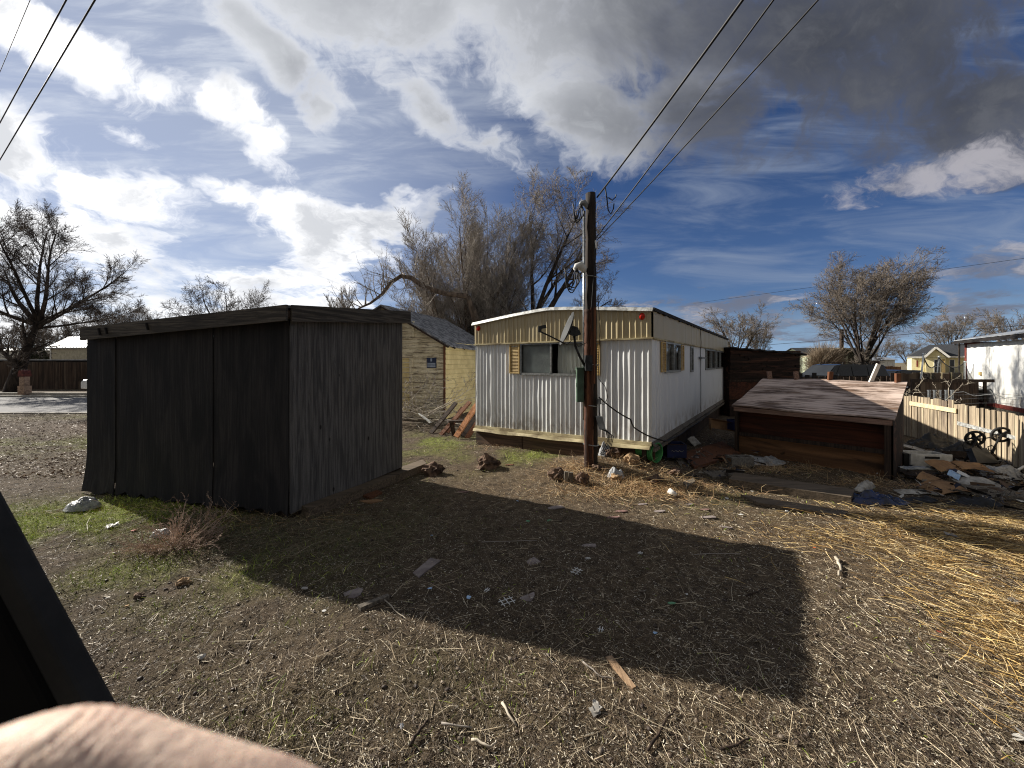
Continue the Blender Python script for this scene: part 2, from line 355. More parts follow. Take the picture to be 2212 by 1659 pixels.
ad = q.n('ShaderNodeMath', operation='ADD'); q.l(q.mul(a, .9), ad.inputs[0]); q.l(q.mul(b_, .5), ad.inputs[1])
colr = q.mix(q.ss(ad.outputs[0], .60, .80), lin((206, 186, 174)), q.mix(q.ss(q.noise(v, 40), .4, .6), lin((108, 84, 66)), lin((62, 48, 38))))
q.bump(a, .5, .006); M['pink_ply'] = q.done(colr, .7)
M['red_ply'] = woodm('red brown plywood', lin((92, 52, 36)), lin((64, 38, 28)), lin((32, 22, 18)), axis='x', fine=14, dlo=.45, dhi=.66, ang=51.1)
M['leanto_beam'] = woodm('pinkish beam', lin((158, 128, 112)), lin((116, 92, 80)), lin((74, 58, 50)), axis='x', ang=51.1)
M['burnt_ply'] = woodm('blackened plywood', lin((52, 36, 30)), lin((26, 20, 18)), lin((14, 12, 12)), axis='x', fine=16, wear=lin((84, 56, 44)))
M['fence'] = woodm('sun bleached picket wood', lin((172, 156, 132)), lin((120, 108, 92)), lin((82, 70, 66)), fine=22, wear=lin((194, 180, 152)))
M['fence_dark'] = woodm('dark fence boards', lin((86, 70, 58)), lin((52, 42, 36)), lin((34, 28, 24)), fine=10, wear=lin((104, 90, 76)))
M['pale_board'] = woodm('new pale board', lin((222, 206, 170)), lin((198, 180, 144)), axis='x', fine=20)
M['red_trim'] = simple('dull red trim', lin((128, 58, 50)), lin((88, 42, 38)), 8, .7)
M['far_white'] = metalpaint('pale streaked metal', lin((226, 226, 222)), lin((176, 174, 168)), .42, .7, .6)
M['metal_roof'] = simple('bright metal roofing', lin((196, 200, 204)), lin((150, 154, 158)), 3, .4, .5)
M['tar'] = simple('black tar paper', lin((38, 34, 34)), lin((24, 22, 22)), 6, .8)
M['beige'] = simple('beige metal siding', lin((196, 186, 158)), lin((170, 160, 134)), 4, .6)
M['cream_wall'] = simple('cream yellow stucco', lin((236, 226, 180)), lin((222, 210, 164)), 3, .85)
M['white_trim'] = simple('white trim paint', lin((238, 236, 228)), lin((214, 210, 202)), 4, .6)
M['dark_shingle'] = simple('charcoal shingles', lin((62, 64, 68)), lin((46, 48, 52)), 6, .9)
M['olive'] = simple('dark olive siding', lin((72, 76, 60)), lin((46, 50, 40)), 3, .8)
M['palegreen'] = simple('pale green siding', lin((196, 204, 176)), lin((170, 178, 150)), 3, .7)
M['car_black'] = simple('black car paint', lin((22, 24, 28)), lin((16, 18, 22)), 3, .15, 0, .6, bump=0)
M['car_blue'] = simple('dark blue car paint', lin((34, 44, 60)), lin((26, 34, 48)), 3, .2, 0, .6, bump=0)
M['car_white'] = simple('white car paint', lin((228, 230, 232)), lin((210, 212, 214)), 3, .2, 0, .6, bump=0)
M['brick_post'] = simple('pale terracotta', lin((176, 152, 132)), lin((128, 108, 94)), 9, .85)
M['maroon'] = simple('maroon cap', lin((112, 58, 50)), lin((80, 42, 38)), 9, .7)
M['orange_bit'] = simple('orange plastic', lin((220, 96, 36)), lin((190, 74, 26)), 9, .4)
M['red_bit'] = simple('dull red plastic', lin((180, 62, 40)), lin((140, 44, 30)), 9, .5)
M['blue_bit'] = simple('pale blue plastic', lin((176, 204, 232)), lin((140, 172, 210)), 9, .4)
M['green_bit'] = simple('green leaf shard', lin((104, 156, 118)), lin((74, 120, 88)), 9, .5)
M['net'] = None
q = NB('black safety netting'); q.b.inputs['Alpha'].default_value = .5; M['net'] = q.done((.012, .014, .013), .9)
def attrmat(name, rough=.8, spec=.2, trans=0):
    q = NB(name); a = q.n('ShaderNodeAttribute', attribute_name='Col')
    q.l(a.outputs['Color'], q.b.inputs['Base Color']); q.b.inputs['Roughness'].default_value = rough; q.b.inputs['Specular IOR Level'].default_value = spec
    if trans: q.b.inputs['Subsurface Weight'].default_value = 0
    return q.m
M['straw'] = attrmat('straw and stalks', .6, .35)
M['blade'] = attrmat('grass blades', .6, .3)
# soil: its own colours by patch, stored on the mesh, broken up by noise
q = NB('soil'); a = q.n('ShaderNodeAttribute', attribute_name='Col'); c = q.co()
n1 = q.noise(c, 9, 8, .7); n2 = q.noise(c, 55, 5, .7); n3 = q.noise(c, 220, 3, .6)
colr = q.mix(q.mul(q.ss(n1, .42, .66), .7), a.outputs['Color'], lin((40, 33, 28)))
colr = q.mix(q.mul(q.ss(n2, .54, .72), .5), colr, lin((120, 104, 84)))
colr = q.mix(q.mul(q.ss(n3, .57, .66), .75), colr, lin((186, 174, 150)))
ad = q.n('ShaderNodeMath', operation='ADD'); q.l(n2, ad.inputs[0]); q.l(q.mul(n3, .6), ad.inputs[1])
q.bump(ad.outputs[0], .9, .02); M['soil'] = q.done(colr, .95, 0, .15)

# ------------------------------------------------------------------ mesh helpers
WL = {}            # where each object's own origin stands in the world
def tag(o, label=None, cat=None, group=None, kind=None):
    if label: o['label'] = label
    if cat: o['category'] = cat
    if group: o['group'] = group
    if kind: o['kind'] = kind
    return o
def thing(name, loc, label, cat, group=None):
    o = bpy.data.objects.new(name, None); col.objects.link(o); o.location = loc; WL[o.name] = Vector(loc)
    o.empty_display_size = .1
    return tag(o, label, cat, group)
class MB:
    def __init__(s): s.v = []; s.f = []
    def add(s, vs, fs):
        b = len(s.v); s.v += [tuple(p) for p in vs]; s.f += [tuple(b+i for i in f) for f in fs]
    def hexa(s, p): s.add(p, [(0, 3, 2, 1), (4, 5, 6, 7), (0, 1, 5, 4), (1, 2, 6, 5), (2, 3, 7, 6), (3, 0, 4, 7)])
    def box(s, x0, x1, y0, y1, z0, z1):
        s.hexa([(x0, y0, z0), (x1, y0, z0), (x1, y1, z0), (x0, y1, z0), (x0, y0, z1), (x1, y0, z1), (x1, y1, z1), (x0, y1, z1)])
    def fbox(s, F, a0, a1, t0, t1, z0, z1, z1b=None, z0b=None):
        z1b = z1 if z1b is None else z1b; z0b = z0 if z0b is None else z0b
        s.hexa([F(a0, t0, z0), F(a1, t0, z0b), F(a1, t1, z0b), F(a0, t1, z0), F(a0, t0, z1), F(a1, t0, z1b), F(a1, t1, z1b), F(a0, t1, z1)])
    def bar(s, p, q, w, h, roll=0):
        p = Vector(p); q = Vector(q); d = (q-p).normalized(); up = Vector((0, 0, 1))
        if abs(d.z) > .95: up = Vector((0, 1, 0))
        a = d.cross(up).normalized(); b = a.cross(d)
        if roll: m = Matrix.Rotation(roll, 3, d); a = m @ a; b = m @ b
        a = a*w/2; b = b*h/2
        s.hexa([p-a-b, p+a-b, p+a+b, p-a+b, q-a-b, q+a-b, q+a+b, q-a+b])
    def tube(s, pts, r, n=8, cap=True):
        pts = [Vector(p) for p in pts]; rs = r if isinstance(r, (list, tuple)) else [r]*len(pts)
        b0 = len(s.v); a = None
        for i, p in enumerate(pts):
            d = (pts[min(i+1, len(pts)-1)]-pts[max(i-1, 0)]).normalized()
            if a is None: a = d.orthogonal().normalized()
            a = (a-d*a.dot(d)).normalized(); b = d.cross(a)
            for j in range(n):
                t = 2*math.pi*j/n; s.v.append(tuple(p+(a*math.cos(t)+b*math.sin(t))*rs[i]))
        for i in range(len(pts)-1):
            for j in range(n):
                k = (j+1) % n; s.f.append((b0+i*n+j, b0+i*n+k, b0+(i+1)*n+k, b0+(i+1)*n+j))
        if cap:
            s.f.append(tuple(b0+j for j in reversed(range(n)))); s.f.append(tuple(b0+(len(pts)-1)*n+j for j in range(n)))
    def grid(s, P):
        b = len(s.v); r = len(P); c = len(P[0])
        for row in P: s.v += [tuple(p) for p in row]
        for i in range(r-1):
            for j in range(c-1): s.f.append((b+i*c+j, b+i*c+j+1, b+(i+1)*c+j+1, b+(i+1)*c+j))
    def slab(s, P, th):
        """a sheet given as a grid of points, with a real thickness"""
        s.grid(P); n = len(P); m = len(P[0]); Q = [[Vector(p)-Vector((0, 0, th)) for p in row] for row in P]
        b = len(s.v)-n*m; c = len(s.v); s.v += [tuple(p) for row in Q for p in row]
        for i in range(n-1):
            for j in range(m-1): s.f.append((c+i*m+j, c+(i+1)*m+j, c+(i+1)*m+j+1, c+i*m+j+1))
        ring = [(0, j) for j in range(m)]+[(i, m-1) for i in range(1, n)]+[(n-1, j) for j in range(m-2, -1, -1)]+[(i, 0) for i in range(n-2, 0, -1)]
        for a, d in zip(ring, ring[1:]+ring[:1]):
            s.f.append((b+a[0]*m+a[1], c+a[0]*m+a[1], c+d[0]*m+d[1], b+d[0]*m+d[1]))
    def prism(s, poly, d):
        n = len(poly); d = Vector(d); a = [Vector(p) for p in poly]; s.add(a+[p+d for p in a], [tuple(range(n)), tuple(n+i for i in reversed(range(n)))]+[(i, n+i, n+(i+1) % n, (i+1) % n) for i in range(n)])
    def build(s, name, mat, parent=None, smooth=False, bevel=0):
        me = bpy.data.meshes.new(name)
        if parent is not None: org = WL[parent.name]
        else:
            a = np.array(s.v); org = Vector(((a[:, 0].min()+a[:, 0].max())/2, (a[:, 1].min()+a[:, 1].max())/2, a[:, 2].min()))
        me.from_pydata([(x-org.x, y-org.y, z-org.z) for x, y, z in s.v], [], s.f); me.materials.append(mat)
        bm = bmesh.new(); bm.from_mesh(me); bmesh.ops.recalc_face_normals(bm, faces=bm.faces); bm.to_mesh(me); bm.free()
        if smooth: me.shade_smooth()
        o = bpy.data.objects.new(name, me); col.objects.link(o)
        if parent is not None: o.parent = parent; WL[o.name] = Vector(org)
        else: o.location = org; WL[o.name] = Vector(org)
        if bevel:
            b = o.modifiers.new('bevel', 'BEVEL'); b.width = bevel; b.segments = 2; b.limit_method = 'ANGLE'
        return o
def frame(O, d):
    O = Vector(O); d = Vector((d[0], d[1], 0)).normalized(); n = Vector((d.y, -d.x, 0))
    return lambda s, t=0, z=0: Vector((O.x+d.x*s+n.x*t, O.y+d.y*s+n.y*t, z))
def raw_mesh(name, V, F, mat, C=None, smooth=False, nper=4, kind=None):
    """fast mesh from numpy: V (n,3), F (m,nper)"""
    me = bpy.data.meshes.new(name); me.vertices.add(len(V)); me.vertices.foreach_set('co', V.astype(np.float32).ravel())
    me.loops.add(F.size); me.loops.foreach_set('vertex_index', F.astype(np.int32).ravel())
    me.polygons.add(len(F)); me.polygons.foreach_set('loop_start', np.arange(0, F.size, nper, dtype=np.int32))
    if smooth: me.polygons.foreach_set('use_smooth', np.ones(len(F), bool))
    me.update(calc_edges=True)
    if C is not None:
        at = me.color_attributes.new('Col', 'FLOAT_COLOR', 'POINT')
        c4 = np.ones((len(V), 4), np.float32); c4[:, :3] = C; at.data.foreach_set('color', c4.ravel())
    me.materials.append(mat); o = bpy.data.objects.new(name, me); col.objects.link(o); WL[o.name] = Vector((0, 0, 0))
    return o
def unit(a): return a/np.maximum(np.linalg.norm(a, axis=1, keepdims=True), 1e-9)
def ribbons(name, B, D, L, Wd, curl, C, mat, taper=.35):
    """many thin bent strips; B base, D direction, curl an offset of the tip"""
    n = len(B); L = L[:, None]; Wd = Wd[:, None]
    rnd = rng.normal(size=(n, 3)); S = unit(np.cross(D, rnd))
    V = np.zeros((n, 6, 3))
    for i, t in enumerate((0, .5, 1)):
        c = B+D*L*t+curl*(t*t); ww = Wd*(1-(1-taper)*t)*.5
        V[:, 2*i] = c-S*ww; V[:, 2*i+1] = c+S*ww
    b = (np.arange(n)*6)[:, None]
    F = np.concatenate([b+np.array([[0, 1, 3, 2]]), b+np.array([[2, 3, 5, 4]])])
    return raw_mesh(name, V.reshape(-1, 3), F, mat, np.repeat(C, 6, axis=0))
# ------------------------------------------------------------------ ground, road
def axis(lo, hi, flo, fhi, step, gr):
    a = list(np.arange(flo, fhi, step)); s = step; x = a[-1]
    while x < hi: s *= gr; x += s; a.append(min(x, hi))
    s = step; x = a[0]; b = []
    while x > lo: s *= gr; x -= s; b.append(max(x, lo))
    return np.array(b[::-1]+a)
xs = axis(-900, 900, -6.5, 9.0, .038, 1.06); ys = axis(-60, 1500, 1.2, 9.0, .036, 1.06)
X, Y = np.meshgrid(xs, ys); Z = G(X, Y)
near = np.clip((16-np.hypot(X, Y))/6, 0, 1)
Z = Z+near*(.020*(fbm(X, Y, 14, 3, 51)-.5)+.03*m_gold(X, Y)*(fbm(X, Y, 6, 3, 57)-.3))
V = np.stack([X, Y, Z], -1).reshape(-1, 3); ny, nx = X.shape
idx = np.arange(nx*ny).reshape(ny, nx)
F = np.stack([idx[:-1, :-1], idx[:-1, 1:], idx[1:, 1:], idx[1:, :-1]], -1).reshape(-1, 4)
gcol = np.array(lin((76, 66, 57)))[None]*(0.75+.5*fbm(V[:, 0], V[:, 1], .8, 4, 61))[:, None]
def blend(c, m, q): m = np.clip(m, 0, 1)[:, None]; return c*(1-m)+np.array(q)[None]*m
gcol = blend(gcol, .55*m_straw(V[:, 0], V[:, 1]), lin((128, 110, 86)))
gcol = blend(gcol, .7*m_gold(V[:, 0], V[:, 1]), lin((150, 112, 52)))
gcol = blend(gcol, .8*m_grass(V[:, 0], V[:, 1]), lin((118, 128, 54)))
far = np.clip((V[:, 1]-22)/14, 0, 1)
gcol = blend(gcol, far*.8, lin((128, 120, 98)))
gcol = blend(gcol, .7*g2(V[:, 0], V[:, 1], -10, 11.3, 3.5, 1.3), lin((96, 72, 58)))
ground = raw_mesh('ground', V, F, M['soil'], gcol, True); tag(ground, kind='structure')
mb = MB(); mb.grid([[(-90, 13.7, .03), (-9.5, 13.7, .03)], [(-90, 19.6, .03), (-9.5, 19.6, .03)]])
tag(mb.build('road', M['asphalt']), kind='structure')
mb = MB(); mb.box(-90, -9.5, 19.6, 19.8, -.05, .13); mb.box(-90, -9.5, 21.0, 21.25, -.05, .14)
tag(mb.build('kerb', M['kerb']), kind='structure')
mb = MB(); mb.box(-90, -9.5, 13.58, 13.70, -.05, .036); tag(mb.build('kerb', M['kerb']), kind='structure')

# ------------------------------------------------------------------ dark shed on the left
L0 = Vector((-6.21, 5.41)); F0 = Vector((-2.68, 4.47)); R0 = Vector((-1.82, 6.10)); B0 = L0+(R0-F0)
shed = thing('shed', (F0.x, F0.y, 0), 'black weathered plywood shed with a slanting flat roof and grey fascia boards', 'shed')
FL = frame((L0.x, L0.y, 0), F0-L0); FR = frame((F0.x, F0.y, 0), R0-F0)
FB = frame((R0.x, R0.y, 0), B0-R0); FK = frame((B0.x, B0.y, 0), L0-B0)
LL = (F0-L0).length; LR = (R0-F0).length
zt = {'L': 2.23, 'F': 2.40, 'R': 2.57, 'B': 2.40}
def zl(s): return zt['L']+(zt['F']-zt['L'])*s/LL
# sheets of the long side; the leftmost one flares out at its foot
cuts = [0, .47, 1.05, 1.68, 2.42, 3.02, LL-.01]
cuts = [0.0, .60, 1.21, 2.43, 3.05, LL-.012]
for i in range(len(cuts)-1):
    a, b = cuts[i]+.003, cuts[i+1]-.003; off = (.012, 0, .014, .004, .012)[i]; P = []
    for j in range(13):
        f = j/12; row = []
        for kx in range(7):
            s = a+(b-a)*kx/6; z = (.02+.04*i/4)+(zl(s)-.02)*f
            flare = (.045 if i == 0 else 0)*max(0, 1-f/.24)**1.6*max(0, 1-s/.7) ; fl2 = .05*max(0, 1-f/.15)*abs(math.sin(s*3))
            if j == 0: z += .03*math.sin(s*17+i)+.02*math.sin(s*41)
            if i == 0 and j < 3: s -= .035*(1-j/3)*(1-kx/6)
            row.append(FL(s, off+flare+fl2*.4, z))
        P.append(row)
    m = MB(); m.grid(P); m.grid([[p-Vector(FL(0, .012, 0)-FL(0, 0, 0)) for p in r] for r in P]); 
    n_ = 13*7
    for j in range(12):
        for e in (0, 6): m.f.append((j*7+e, (j+1)*7+e, n_+(j+1)*7+e, n_+j*7+e))
    for kx in range(6): m.f.append((kx, kx+1, n_+kx+1, n_+kx))
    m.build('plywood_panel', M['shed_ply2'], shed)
# right side wall, lifted a little off the soil
m = MB(); m.fbox(FR, .012, LR, -.012, .0, .10, .16, 2.38) if False else None
m.add([FR(.0, .012, .06), FR(LR, .012, .17), FR(LR, .012, zt['R']), FR(.0, .012, zt['F']), FR(.0, -.01, .06), FR(LR, -.01, .17), FR(LR, -.01, zt['R']), FR(.0, -.01, zt['F'])], [(0, 1, 2, 3), (4, 7, 6, 5), (0, 4, 5, 1), (1, 5, 6, 2), (2, 6, 7, 3), (3, 7, 4, 0)])
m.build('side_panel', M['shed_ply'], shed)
m = MB()
m.add([FB(0, 0, .1), FB(LL, 0, .1), FB(LL, 0, zt['B']), FB(0, 0, zt['R'])], [(0, 1, 2, 3)])
m.add([FK(0, 0, .05), FK(LR, 0, .05), FK(LR, 0, zt['L']), FK(0, 0, zt['B'])], [(0, 1, 2, 3)]); m.build('rear_walls', M['shed_ply'], shed)
m = MB(); m.fbox(FR, -.02, .05, .014, .026, .08, 2.34); m.build('corner_batten', M['shed_ply'], shed)
# skid and sill beams
m = MB(); m.fbox(FL, 3.2, LL-.05, -.10, -.02, .0, .10); m.fbox(FR, .02, LR, -.12, -.03, .0, .12, .16); m.build('skid', M['dark_wood'], shed)
# roof deck with fascia
oh = .12
def corner(p, a, b, z): return Vector((p.x+a.x+b.x, p.y+a.y+b.y, z))
nl = Vector(FL(0, 1, 0)-FL(0, 0, 0)).xy*oh; nr = Vector(FR(0, 1, 0)-FR(0, 0, 0)).xy*oh
cs = [corner(L0, nl*.6, nr*.45, zt['L']), corner(F0, nl, nr, zt['F']), corner(R0, -nl*.6, nr, zt['R']), corner(B0, -nl, -nr, zt['B'])]
m = MB(); m.hexa([c+Vector((0, 0, .13)) for c in cs]+[c+Vector((0, 0, .162)) for c in cs]); m.build('roof', M['roll_roof'], shed)
m = MB(); m.hexa([c+Vector((0, 0, .02)) for c in cs]+[c+Vector((0, 0, .10)) for c in cs]) 
m.v = [tuple(Vector(p)*1) for p in m.v]; m.build('roof_frame', M['dark_wood'], shed)
def fascia(a, b, drop, out, top=.165, mt='shed_fascia'):
    d = (b-a).normalized(); n = Vector((d.y, -d.x, 0)).normalized()*.028; m = MB()
    q = []
    for zz_ in (-drop, top): 
        for p in ((a, 0), (b, 0), (b, 1), (a, 1)):
            w_ = p[0]+Vector((0, 0, zz_ if zz_ > 0 else zz_)); q.append(w_+(n if p[1] == 0 else Vector((0, 0, 0))))
    m.hexa(q); return m.build('fascia', M[mt], shed)
fascia(cs[0], cs[1], .02, 0); fascia(cs[1]+(cs[2]-cs[1]).normalized()*.03, cs[2], .03, 0, mt='shed_fascia2')
for i in range(3):
    m = MB(); p = cs[0].lerp(cs[1], (.12, .16, .38)[i]); m.bar(p+Vector((-.02, -.035, .12)), p+Vector((.01, -.04, .03)), .03, .015); m.build('roof_scrap', M['tar'], shed)

# ------------------------------------------------------------------ peeling yellow shed
C0 = Vector((-2.23, 12.3)); 
dside = Vector((.30, 1)).normalized(); dfr = Vector((dside.y, -dside.x))   # front wall runs along dfr, seen from its left end
WF = 4.6; A0 = C0-dfr*WF
ys_ = thing('old_shed', (C0.x, C0.y, 0), 'old gabled shed with peeling cream clapboards and a torn shingle roof', 'shed')
FF = frame((A0.x, A0.y, 0), dfr); FS = frame((C0.x, C0.y, 0), dside); LS = 4.6; ze = 2.58; zr = 3.86
def boards(F, s0f, s1f, z0, z1, step, n_out=.0):
    m = MB(); z = z0
    while z < z1-.01:
        zz_ = min(z+step, z1); a, b = s0f(z), s1f(z); a2, b2 = s0f(zz_), s1f(zz_)
        m.add([F(a, .036, z), F(b, .036, z), F(b2, .004, zz_), F(a2, .004, zz_), F(a, .0, z), F(b, .0, z)], [(0, 1, 2, 3), (0, 4, 5, 1)])
        z = zz_
    return m
hw = WF/2
m = boards(FF, lambda z: 0 if z < ze else (z-ze)/(zr-ze)*hw, lambda z: WF if z < ze else WF-(z-ze)/(zr-ze)*hw, 0, zr, .17); m.build('front_wall', M['peel'], ys_)
m = boards(FS, lambda z: 0, lambda z: LS, 0, ze, .165); m.build('side_wall', M['yellow'], ys_)
m = MB(); m.fbox(FF, WF-.04, WF+.03, .02, .045, 0, ze); m.build('corner_board', M['brown_wood'], ys_)
m = MB()
for s0, s1, z0, z1 in ((3.28, 3.40, .25, 2.15), (2.2, 2.32, .25, 2.15), (2.32, 3.28, 2.03, 2.15)): m.fbox(FF, s0, s1, .024, .05, z0, z1)
m.build('door_trim', M['peel'], ys_)
m = MB(); m.fbox(FF, 2.32, 3.28, .02, .03, .2, 2.03); m.build('door', M['yellow'], ys_)
m = MB()
for s0, s1, z0, z1 in ((3.38, 3.46, 2.75, 3.3), (2.75, 3.38, 2.69, 2.75)): m.fbox(FF, s0, s1, .024, .05, z0, z1)
m.build('loft_trim', M['peel'], ys_)
def roofplane(F, s_e, s_r, z_e, z_r, t0, t1, th, wob):
    P = []
    for i in range(9):
        f = i/8; s = s_e+(s_r-s_e)*f; z = z_e+(z_r-z_e)*f
        P.append([F(s, t0+(t1-t0)*j/20, z+.03+wob*math.sin(i*2.1+j*1.7)*.5+(-.09*math.sin(j/20*3.1))*(1-f)*.6) for j in range(21)])
    m = MB(); m.slab(P, th); return m
sl = (zr-ze)/hw
roofplane(FF, WF+.28, hw, ze-.28*sl, zr, .28, -LS, .05, .02).build('roof', M['shingle'], ys_)
roofplane(FF, -.28, hw, ze-.28*sl, zr, .28, -LS, .05, .02).build('roof', M['shingle'], ys_)
m = MB(); m.bar(FF(WF+.27, .26, ze-.28*sl-.03), FF(hw, .26, zr-.03), .03, .1); m.bar(FF(-.27, .26, ze-.28*sl-.03), FF(hw, .26, zr-.03), .03, .1); m.build('rake_board', M['dark_wood'], ys_)
for i in range(6): m = MB(); m.bar(FS(.3+i*.8, .24, ze-.2), FS(.3+i*.8, -.1, ze-.02), .05, .09); m.build('rafter_tail', M['dark_wood'], ys_)
sg = thing('sign', FF(WF-.5, .05, 1.9), 'small dark blue and white notice on the peeling cream wall', 'sign')
m = MB(); m.fbox(FF, WF-.66, WF-.30, .03, .045, 1.70, 2.05); m.build('plate', simple('navy sign paint', lin((38, 48, 72)), lin((30, 38, 60)), 5, .5), sg)
m = MB(); m.fbox(FF, WF-.515, WF-.455, .047, .052, 1.92, 2.02)
for i in range(2): m.fbox(FF, WF-.63, WF-.33, .047, .052, 1.73+.08*i, 1.79+.08*i)
m.build('print', simple('sign print', lin((150, 160, 176)), None, 8, .6), sg)

# ------------------------------------------------------------------ trailer home
Pc = Vector((2.31, 6.10)); Qc = Vector((-.83, 8.41))
home = thing('mobile_home', (Pc.x, Pc.y, 0), 'white ribbed metal trailer home with a tan upper band and shuttered windows', 'trailer home')
FE = frame((Qc.x, Qc.y, 0), Pc-Qc); WE = (Pc-Qc).length; FD = frame((Pc.x, Pc.y, 0), (.593, .805)); LD = 10.0
def zbot(s): return .46+.11*s/WE
def zroof(s):
    u = s/WE; return 2.74+.175*(1-abs(2*u-1)**1.25)
def rib(s):
    p = s % .41; t = 0; am = .35+1.1*float(vnoise(s*7.0, 3.3, 5))
    for c in (.06, .155, .25, .345):
        d = abs(p-c)/.019
        if d < 1: t = max(t, .017*am*(.5+.5*math.cos(math.pi*d)))
    if p < .008: t = -.006
    return t
def ribwall(F, L, zf0, zf1, t0, ds, prof, holes=(), dent=0):
    m = MB(); n = int(L/ds); zsplit = sorted({z for h in holes for z in h[2:4]})
    S = [min(L, i*ds) for i in range(n)]+[L]
    for i in range(len(S)-1):
        a, b = S[i], S[i+1]; zs_ = [zf0]+[(lambda z: (lambda s: z))(z) for z in zsplit]+[zf1]
        for j in range(len(zs_)-1):
            mid = (zs_[j]((a+b)/2)+zs_[j+1]((a+b)/2))/2
            if any(h[0] < (a+b)/2 < h[1] and h[2] < mid < h[3] for h in holes): continue
            za, zb, zc, zd = zs_[j](a), zs_[j](b), zs_[j+1](b), zs_[j+1](a); kk = max(1, int((zc-zb)/.22)) if dent else 1
            for q_ in range(kk):
                f0, f1 = q_/kk, (q_+1)/kk; A = [(a, za+(zd-za)*f0), (b, zb+(zc-zb)*f0), (b, zb+(zc-zb)*f1), (a, za+(zd-za)*f1)]
                m.add([F(s_, t0+prof(s_)+dent*float(vnoise(s_*2.2, z_*2.6, 9)-.5+.5*(vnoise(s_*6, z_*5, 10)-.5)), z_) for s_, z_ in A], [(0, 1, 2, 3)])
    return m
belt = 2.30
m = ribwall(FE, WE, zbot, lambda s: belt, 0, .0075, rib, [(1.27, 2.72, 1.66, 2.27)], dent=.016); o = m.build('end_wall', M['white_metal'], home)
m = ribwall(FE, WE, lambda s: belt-.005, zroof, .035, .0075, lambda s: rib(s+.2)*1.0, dent=.014); m.build('upper_band', M['tan_metal'], home)
m = MB(); m.fbox(FE, -.01, WE+.03, .0, .06, belt-.02, belt+.008); m.fbox(FD, -.02, LD, .0, .045, belt-.025, belt+.005); m.build('belt_trim', M['tan_trim'], home)
groove = lambda s: -.014 if (s % .1016) < .020 else (.003*math.sin(s*3)+.002*math.sin(s*11))
hs_ = [(.79, 1.99, 1.72, 2.26), (3.07, 3.34, 1.69, 2.24), (5.1, 6.95, 1.70, 2.25), (7.13, 8.9, 1.70, 2.25)]
m = ribwall(FD, LD, lambda s: .57, lambda s: belt, 0, .012, groove, hs_); m.build('side_wall', M['white_panel'], home)
m = ribwall(FD, LD, lambda s: belt, lambda s: 2.74, .03, .02, lambda s: -.006 if (s % .61) < .02 else .004*math.sin(s*9)); m.build('upper_band', M['tan_metal'], home)
# roof, its bright edge at the end and its dark tarred edge down the side
P = []
for i in range(25):
    s = -.03+(WE+.06)*i/24; zz_ = zroof(min(max(s, 0), WE))+.035; P.append([FE(s, .07, zz_), FE(s, -LD, zz_)])
m = MB(); m.slab(P, .03); m.build('roof', M['metal_roof'], home)
m = MB()
for i in range(24):
    a = -.035+(WE+.07)*i/24; b = -.035+(WE+.07)*(i+1)/24; za, zb_ = zroof(min(max(a, 0), WE)), zroof(min(max(b, 0), WE))
    m.add([FE(a, .105, za-.012), FE(b, .105, zb_-.012), FE(b, .075, zb_+.05), FE(a, .075, za+.05), FE(a, .06, za-.02), FE(b, .06, zb_-.02)], [(0, 1, 2, 3), (0, 4, 5, 1)])
m.build('roof_edging', M['roof_edge'], home)
m = MB(); P = []
for i in range(60):
    s = -.02+LD*i/59; P.append((s, .06+.012*math.sin(i*1.9), 2.73+.012*math.sin(i*2.7)))
for a, b in zip(P, P[1:]): m.hexa([FD(a[0], 0, a[2]), FD(b[0], 0, b[2]), FD(b[0], b[1], b[2]), FD(a[0], a[1], a[2]), FD(a[0], 0, 2.80), FD(b[0], 0, 2.80), FD(b[0], .05, 2.795), FD(a[0], .05, 2.795)])
m.build('tarred_edge', M['roof_dark'], home)
m = MB(); m.add([FE(0, -LD, .5), FE(WE, -LD, .5), FE(WE, -LD, 2.74), FE(WE/2, -LD, 2.9), FE(0, -LD, 2.74)], [(0, 1, 2, 3, 4)]); m.add([FE(0, 0, .46), FE(0, -LD, .46), FE(0, -LD, 2.74), FE(0, 0, 2.74)], [(0, 1, 2, 3)])
m.add([FE(0, -.05, .47), FE(WE, -.05, .58), FE(WE, -LD, .58), FE(0, -LD, .47)], [(0, 1, 2, 3)]); m.build('far_shell', M['white_panel'], home)
# bottom trim: tan boards along the end, an aluminium strip down the side
m = MB()
for i in range(12):
    a, b = WE*i/12, WE*(i+1)/12; m.hexa([FE(a, 0, zbot(a)-.055), FE(b, 0, zbot(b)-.055), FE(b, .035, zbot(b)-.055), FE(a, .035, zbot(a)-.055), FE(a, 0, zbot(a)+.004), FE(b, 0, zbot(b)+.004), FE(b, .03, zbot(b)+.004), FE(a, .03, zbot(a)+.004)])
m.build('bottom_trim', M['tan_trim'], home)
m = MB()
for i in range(16):
    a, b = WE*i/16-.02, WE*(i+1)/16-.02; d1, d2 = .012*math.sin(i*1.3), .012*math.sin((i+1)*1.3)
    m.hexa([FE(a, .01, zbot(a)-.125+d1), FE(b, .01, zbot(b)-.125+d2), FE(b, .075+d2, zbot(b)-.12+d2), FE(a, .075+d1, zbot(a)-.12+d1), FE(a, .01, zbot(a)-.06), FE(b, .01, zbot(b)-.06), FE(b, .05, zbot(b)-.06), FE(a, .05, zbot(a)-.06)])
m.build('drip_board', M['tan_trim'], home)
m = MB(); m.add([FD(0, 0, .575), FD(LD, 0, .585), FD(LD, .05, .52), FD(0, .05, .50), FD(0, .0, .56), FD(LD, .0, .57), FD(LD, .045, .505), FD(0, .045, .485)], [(0, 1, 2, 3), (4, 7, 6, 5), (0, 3, 7, 4), (3, 2, 6, 7), (1, 5, 6, 2)])
